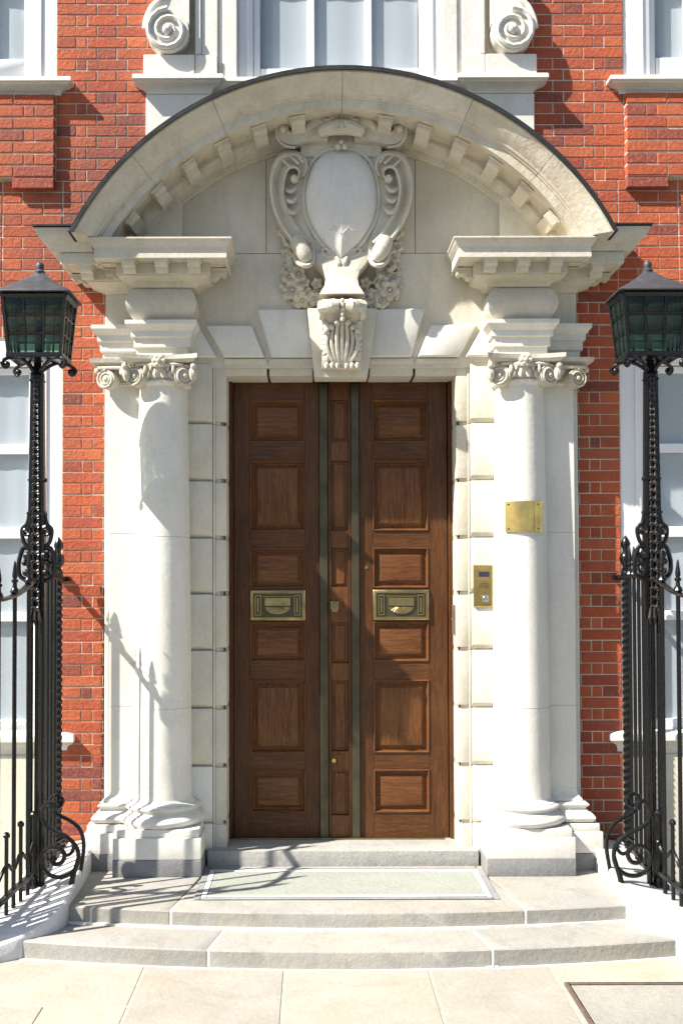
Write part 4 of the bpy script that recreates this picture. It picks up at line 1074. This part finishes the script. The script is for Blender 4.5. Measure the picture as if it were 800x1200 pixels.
    for (x,y,zb),(x2,y2,zb2) in zip(dz,dz[1:]): lk+=[(x,y,zb+.28),((x+x2)/2,(y+y2)/2,(zb+zb2)/2+.215)]
    b.tube(cr(lk,4),.011,6); obj('wavy_link',b,M['iron'],rg)
    # twisted end post by the wall with two big knobs
    b=B(); y=-.15; zb=kerbz(LP.x,y)
    lo=[];N=150
    for i in range(N+1):
        z=zb-.05+(ZR+.06-zb+.05)*i/N; a=i*.42; rr=.022
        lo.append([(LP.x+rr*(1+.28*(k%2))*math.cos(a+k*math.pi/4),y+rr*(1+.28*(k%2))*math.sin(a+k*math.pi/4),z) for k in range(8)])
    b.loft(lo); tp=obj('twisted_post',b,M['iron'],rg,ang=50)
    b=B(); z=ZR
    b.lathe([(.022,z),(.03,z+.015),(.03,z+.03),(.018,z+.045),(.02,z+.075),(.036,z+.1),(.041,z+.125),(.034,z+.15),(.018,z+.165),(.017,z+.185),(.03,z+.205),(.032,z+.225),(.02,z+.25),(.004,z+.275)],LP.x,y,14); obj('post_knob',b,M['iron'],tp)
    b=B(); b.box(LP.x-.03,LP.x+.045,-.035,.004,ZR-.02,ZR+.014); obj('wall_fixing',b,M['iron'],rg,.003)
    # scroll brackets down to the kerb
    c=lambda L,Y:[(W(x/3.75,880+y/3.75,Y)[0],Y,W(x/3.75,880+y/3.75,Y)[1]) for x,y in L]
    A=cr(c([(232,262),(243,248),(232,230),(207,232),(187,265),(192,310),(230,345),(290,375),(335,420),(346,470),(330,520),(290,550),(240,553),(200,528),(185,490),(190,450),(222,425),(262,427),(285,457),(270,492),(240,497),(228,476),(246,464)],-.80),6)
    b=B(); b.tube(A,.0135,8); b.tube(cr(c([(346,468),(332,520),(318,565),(308,640)],-.80),5),[.013,.014,.017,.02],8); b.ball(c([(240,474)],-.80)[0],.018); obj('scroll_bracket',b,M['iron'],rg)
    A=cr(c([(262,232),(256,216),(270,206),(278,222),(262,246),(236,240),(222,218),(240,196),(268,196)],-.60)[::-1],6)
    b=B(); b.tube(A,.0115,8); b.tube(cr(c([(222,218),(226,250),(262,282),(315,310),(350,342),(366,385),(368,440),(356,520),(345,590)],-.60),6),.0125,8)
    b.tube(cr(c([(250,398),(285,380),(318,400),(322,435),(300,458),(276,448),(272,425),(290,415)],-.60),6),.0115,8); obj('scroll_bracket',b,M['iron'],rg)
    # ------------- lamp post
    lp=thing('lamp_post','square green glass lantern on an openwork iron post, %s end of the doorway'%side,'lamp post',(LP.x,LP.y,zp0),group=None)
    lp['label']=('black lantern with green panes on an openwork post, %s'%by)
    def pzx(py): return WZ(py,LP.y,45)
    ztop=pzx(437); zfl=pzx(640); zop=pzx(722)
    b=B(); hw=lambda z: .027+(.013*max(0,(ztop-z)/(ztop-zfl)) if z>zfl else .013)
    # two uprights that taper together, and a core rod
    for sx in (-1,1):
        L=[];n=14
        for i in range(n+1):
            z=zop-.02+(ztop-zop+.02)*i/n; x=sx*hw(z); L.append([(LP.x+x-.011,LP.y-.022,z),(LP.x+x+.011,LP.y-.022,z),(LP.x+x+.011,LP.y+.022,z),(LP.x+x-.011,LP.y+.022,z)])
        b.loft(L)
        b.lathe([(.017,zp0-.05),(.017,zop)],LP.x+sx*.036,LP.y,8)
    b.lathe([(.014,zp0-.05),(.014,zop)],LP.x,LP.y+.012,8)
    b.loft([[(LP.x-hw(z)*.8,LP.y-.006,z),(LP.x+hw(z)*.8,LP.y-.006,z),(LP.x+hw(z)*.8,LP.y+.012,z),(LP.x-hw(z)*.8,LP.y+.012,z)] for z in (zop,zfl,ztop)])
    b.box(LP.x-.07,LP.x+.07,LP.y-.03,LP.y+.03,zp0-.03,zp0+.012)
    po=obj('post',b,M['iron'],lp)
    b=B(); z=zop+.02; k=0                          # filigree of rings, leaves and S scrolls between the uprights
    while z<ztop-.03:
        r=max(.012,hw(z)-.014); 
        b.tube([(LP.x+r*.8*math.cos(a)*(1 if k%3 else .7),LP.y-.024,z+r*1.05*math.sin(a)) for a in [2*math.pi*i/10 for i in range(10)]],.0062,6,closed=True)
        b.ball((LP.x,LP.y-.027,z+r*1.05),(.010,.010,.014),7,5)
        for sx in (-1,1): b.tube(cr([(LP.x+sx*.004,LP.y-.03,z+r*.9),(LP.x+sx*r*.7,LP.y-.032,z+r*1.3),(LP.x+sx*r*.9,LP.y-.03,z+r*.8),(LP.x+sx*r*.5,LP.y-.03,z+r*.5)],3),.0058,6)
        z+=r*2.15; k+=1
    for kx in (-1,0,1):
        b.tube([(LP.x+kx*.022,LP.y-.03,zop+.04),(LP.x+kx*.03,LP.y-.04,zop-.02),(LP.x+kx*.024,LP.y-.03,zop-.06)],[.008,.014,.003],7)
    obj('filigree',b,M['iron_rust'],lp)
    for sx in (-1,1):                              # side scrolls at the foot of the openwork
        b=B(); z=pzx(623)
        b.spiral((LP.x+sx*.06,LP.y-.012,z),.03,0,1.7,sx,.012,.024,start=math.pi/2,disc=False)
        b.tube(cr([(LP.x+sx*.045,LP.y,z+.12),(LP.x+sx*.058,LP.y,z+.05),(LP.x+sx*.09,LP.y,z+.01),(LP.x+sx*.08,LP.y,z-.06),(LP.x+sx*.056,LP.y,z-.09)],5),.013,7)
        b.tube(cr([(LP.x+sx*.045,LP.y,z-.10),(LP.x+sx*.08,LP.y,z-.10),(LP.x+sx*.095,LP.y,z-.13),(LP.x+sx*.11,LP.y,z-.2),(LP.x+sx*.1,LP.y,z-.27),(LP.x+sx*.05,LP.y,z-.3)],5),.0145,7)
        b.ball((LP.x+sx*.07,LP.y-.01,z-.19),.02,8,6); b.ball((LP.x+sx*.052,LP.y-.01,z-.15),.03,8,6)
        b.ball((LP.x+sx*.06,LP.y-.015,z-.25),.024,8,6)
        obj('post_scroll',b,M['iron'],lp)
    for z,w_ in ((pzx(602),.056),(ztop-.05,.042),(pzx(563),.05)):
        b=B(); b.box(LP.x-w_,LP.x+w_,LP.y-.03,LP.y+.03,z-.006,z+.006)
        if z==pzx(563): b.ball((LP.x+.05,LP.y-.01,z),.015,8,6)
        obj('post_band',b,M['iron'],lp)
    # arms under the lantern
    lc=Vector((-1.855,-.69)); zb=pzx(421); ze=WZ(341,LP.y-.17,45)
    ht=(.188,.14); hb=(.155,.115)
    for sx in (-1,1):
        for sy in (-1,1):
            b=B(); q=(lc.x+sx*hb[0],lc.y+sy*hb[1])
            b.tube(cr([(LP.x+sx*.012,LP.y+sy*.01,ztop-.03),(LP.x+sx*.03,LP.y+sy*.02,ztop+.02),(lc.x+sx*.09,lc.y+sy*.07,zb-.012),(q[0],q[1],zb-.016),(q[0]+sx*.035,q[1]+sy*.02,zb-.045),(q[0]+sx*.015,q[1]+sy*.012,zb-.075),(q[0]-sx*.006,q[1],zb-.058)],6),[.014,.012,.011,.011,.012,.011,.008],8)
            b.ball((q[0]+sx*.008,q[1]+sy*.008,zb-.056),.021,10,6); obj('arm',b,M['iron'],lp)
    b=B(); b.lathe([(.04,ztop-.04),(.045,ztop-.02),(.03,ztop),(.022,zb-.02),(.05,zb-.004)],LP.x,LP.y,12); obj('collar',b,M['iron'],lp)
    # lantern cage
    b=B()
    def ct(u,v,z):                                  # corner-interpolated point of the tapered box
        t=(z-zb)/(ze-zb); return (lc.x+u*(hb[0]+(ht[0]-hb[0])*t),lc.y+v*(hb[1]+(ht[1]-hb[1])*t),z)
    for u in (-1,1):
        for v in (-1,1): b.tube([ct(u,v,zb),ct(u,v,ze)],.0135,4,ref=(1,1,0))
    def ringbar(z,r,o=0): 
        p=[ct(u,v,z) for u,v in ((-1,-1),(1,-1),(1,1),(-1,1))]
        for i in range(4): b.tube([p[i],p[(i+1)%4]],r,4,ref=(0,0,1))
    b.mould([(-.0,zb-.012),(.012,zb-.012),(.014,zb),(.012,zb+.016),(0,zb+.016)],lc.x-hb[0],lc.x+hb[0],lc.y-hb[1],lc.y+hb[1]); ringbar(ze-.012,.02)
    za,zc_=zb+.02,ze-.02
    for t in (1/3,2/3): ringbar(za+(zc_-za)*t,.0075)
    for t in (-1/3,1/3):
        for v in (-1,1): b.tube([ct(t,v,za),ct(t,v,zc_)],.0075,4,ref=(1,1,0)); b.tube([ct(v,t,za),ct(v,t,zc_)],.0075,4,ref=(1,1,0))
    ln=obj('lantern',b,M['iron'],lp)
    b=B(); b.box(lc.x-.13,lc.x+.13,lc.y-.09,lc.y+.09,zb-.004,zb+.004); b.lathe([(.03,zb),(.02,zb+.09),(.026,zb+.1),(.03,zb+.2),(.02,zb+.24)],lc.x,lc.y,10); obj('lamp_holder',b,M['iron_rust'],ln)
    for j in range(3):
        for i in range(3):
            u0,u1=-1+2*i/3+.04,-1+2*(i+1)/3-.04; w0,w1=za+(zc_-za)*(j/3)+.007,za+(zc_-za)*((j+1)/3)-.007
            for face in range(4):
                def q(u,z):
                    u_,v_=((u,-1),(1,u),(u,1),(-1,u))[face]; return Vector(ct(u_,v_,z))
                mid=Vector((lc.x,lc.y,0)); P4=[q(u0,w0),q(u1,w0),q(u1,w1),q(u0,w1)]
                # slightly domed old glass
                cen=sum(P4,Vector())/4; dr=Vector(((0,-1,0),(1,0,0),(0,1,0),(-1,0,0))[face])
                lo_=[]
                for f,dd_ in ((1,0),(.75,.005),(.3,.008)): lo_.append([tuple(cen+(p-cen)*f+dr*dd_) for p in P4])
                b=B(); b.loft(lo_,caps=False); b.add(lo_[-1],[(0,1,2,3)]); obj('glass_pane',b,M['green'],ln)
    # roof: swept pyramid with eave
    b=B(); lo_=[]; zr=pzx(319)
    for t,f in ((0,1.0),(.05,1.0),(.09,.96),(.35,.66),(.6,.41),(.82,.22),(1,.1)):
        hx,hy=(ht[0]+.035)*f,(ht[1]+.035)*f; z=ze+(zr-ze)*t; lo_.append([(lc.x-hx,lc.y-hy,z),(lc.x+hx,lc.y-hy,z),(lc.x+hx,lc.y+hy,z),(lc.x-hx,lc.y+hy,z)])
    b.loft(lo_); rf=obj('roof',b,M['roofmetal'],ln,.003)
    b=B(); b.lathe([(.03,zr-.02),(.034,zr),(.022,zr+.012),(.026,zr+.03),(.024,zr+.046),(.014,zr+.058),(.002,zr+.062)],lc.x,lc.y,12); obj('finial',b,M['roofmetal'],lp)
FLIP=False
# ------------------------------------------------------------------ to metres
for o in list(COL.objects):
    if o.parent is None and o.type in ('MESH','EMPTY'):
        o.location=o.location*S; o.scale=(S,S,S)
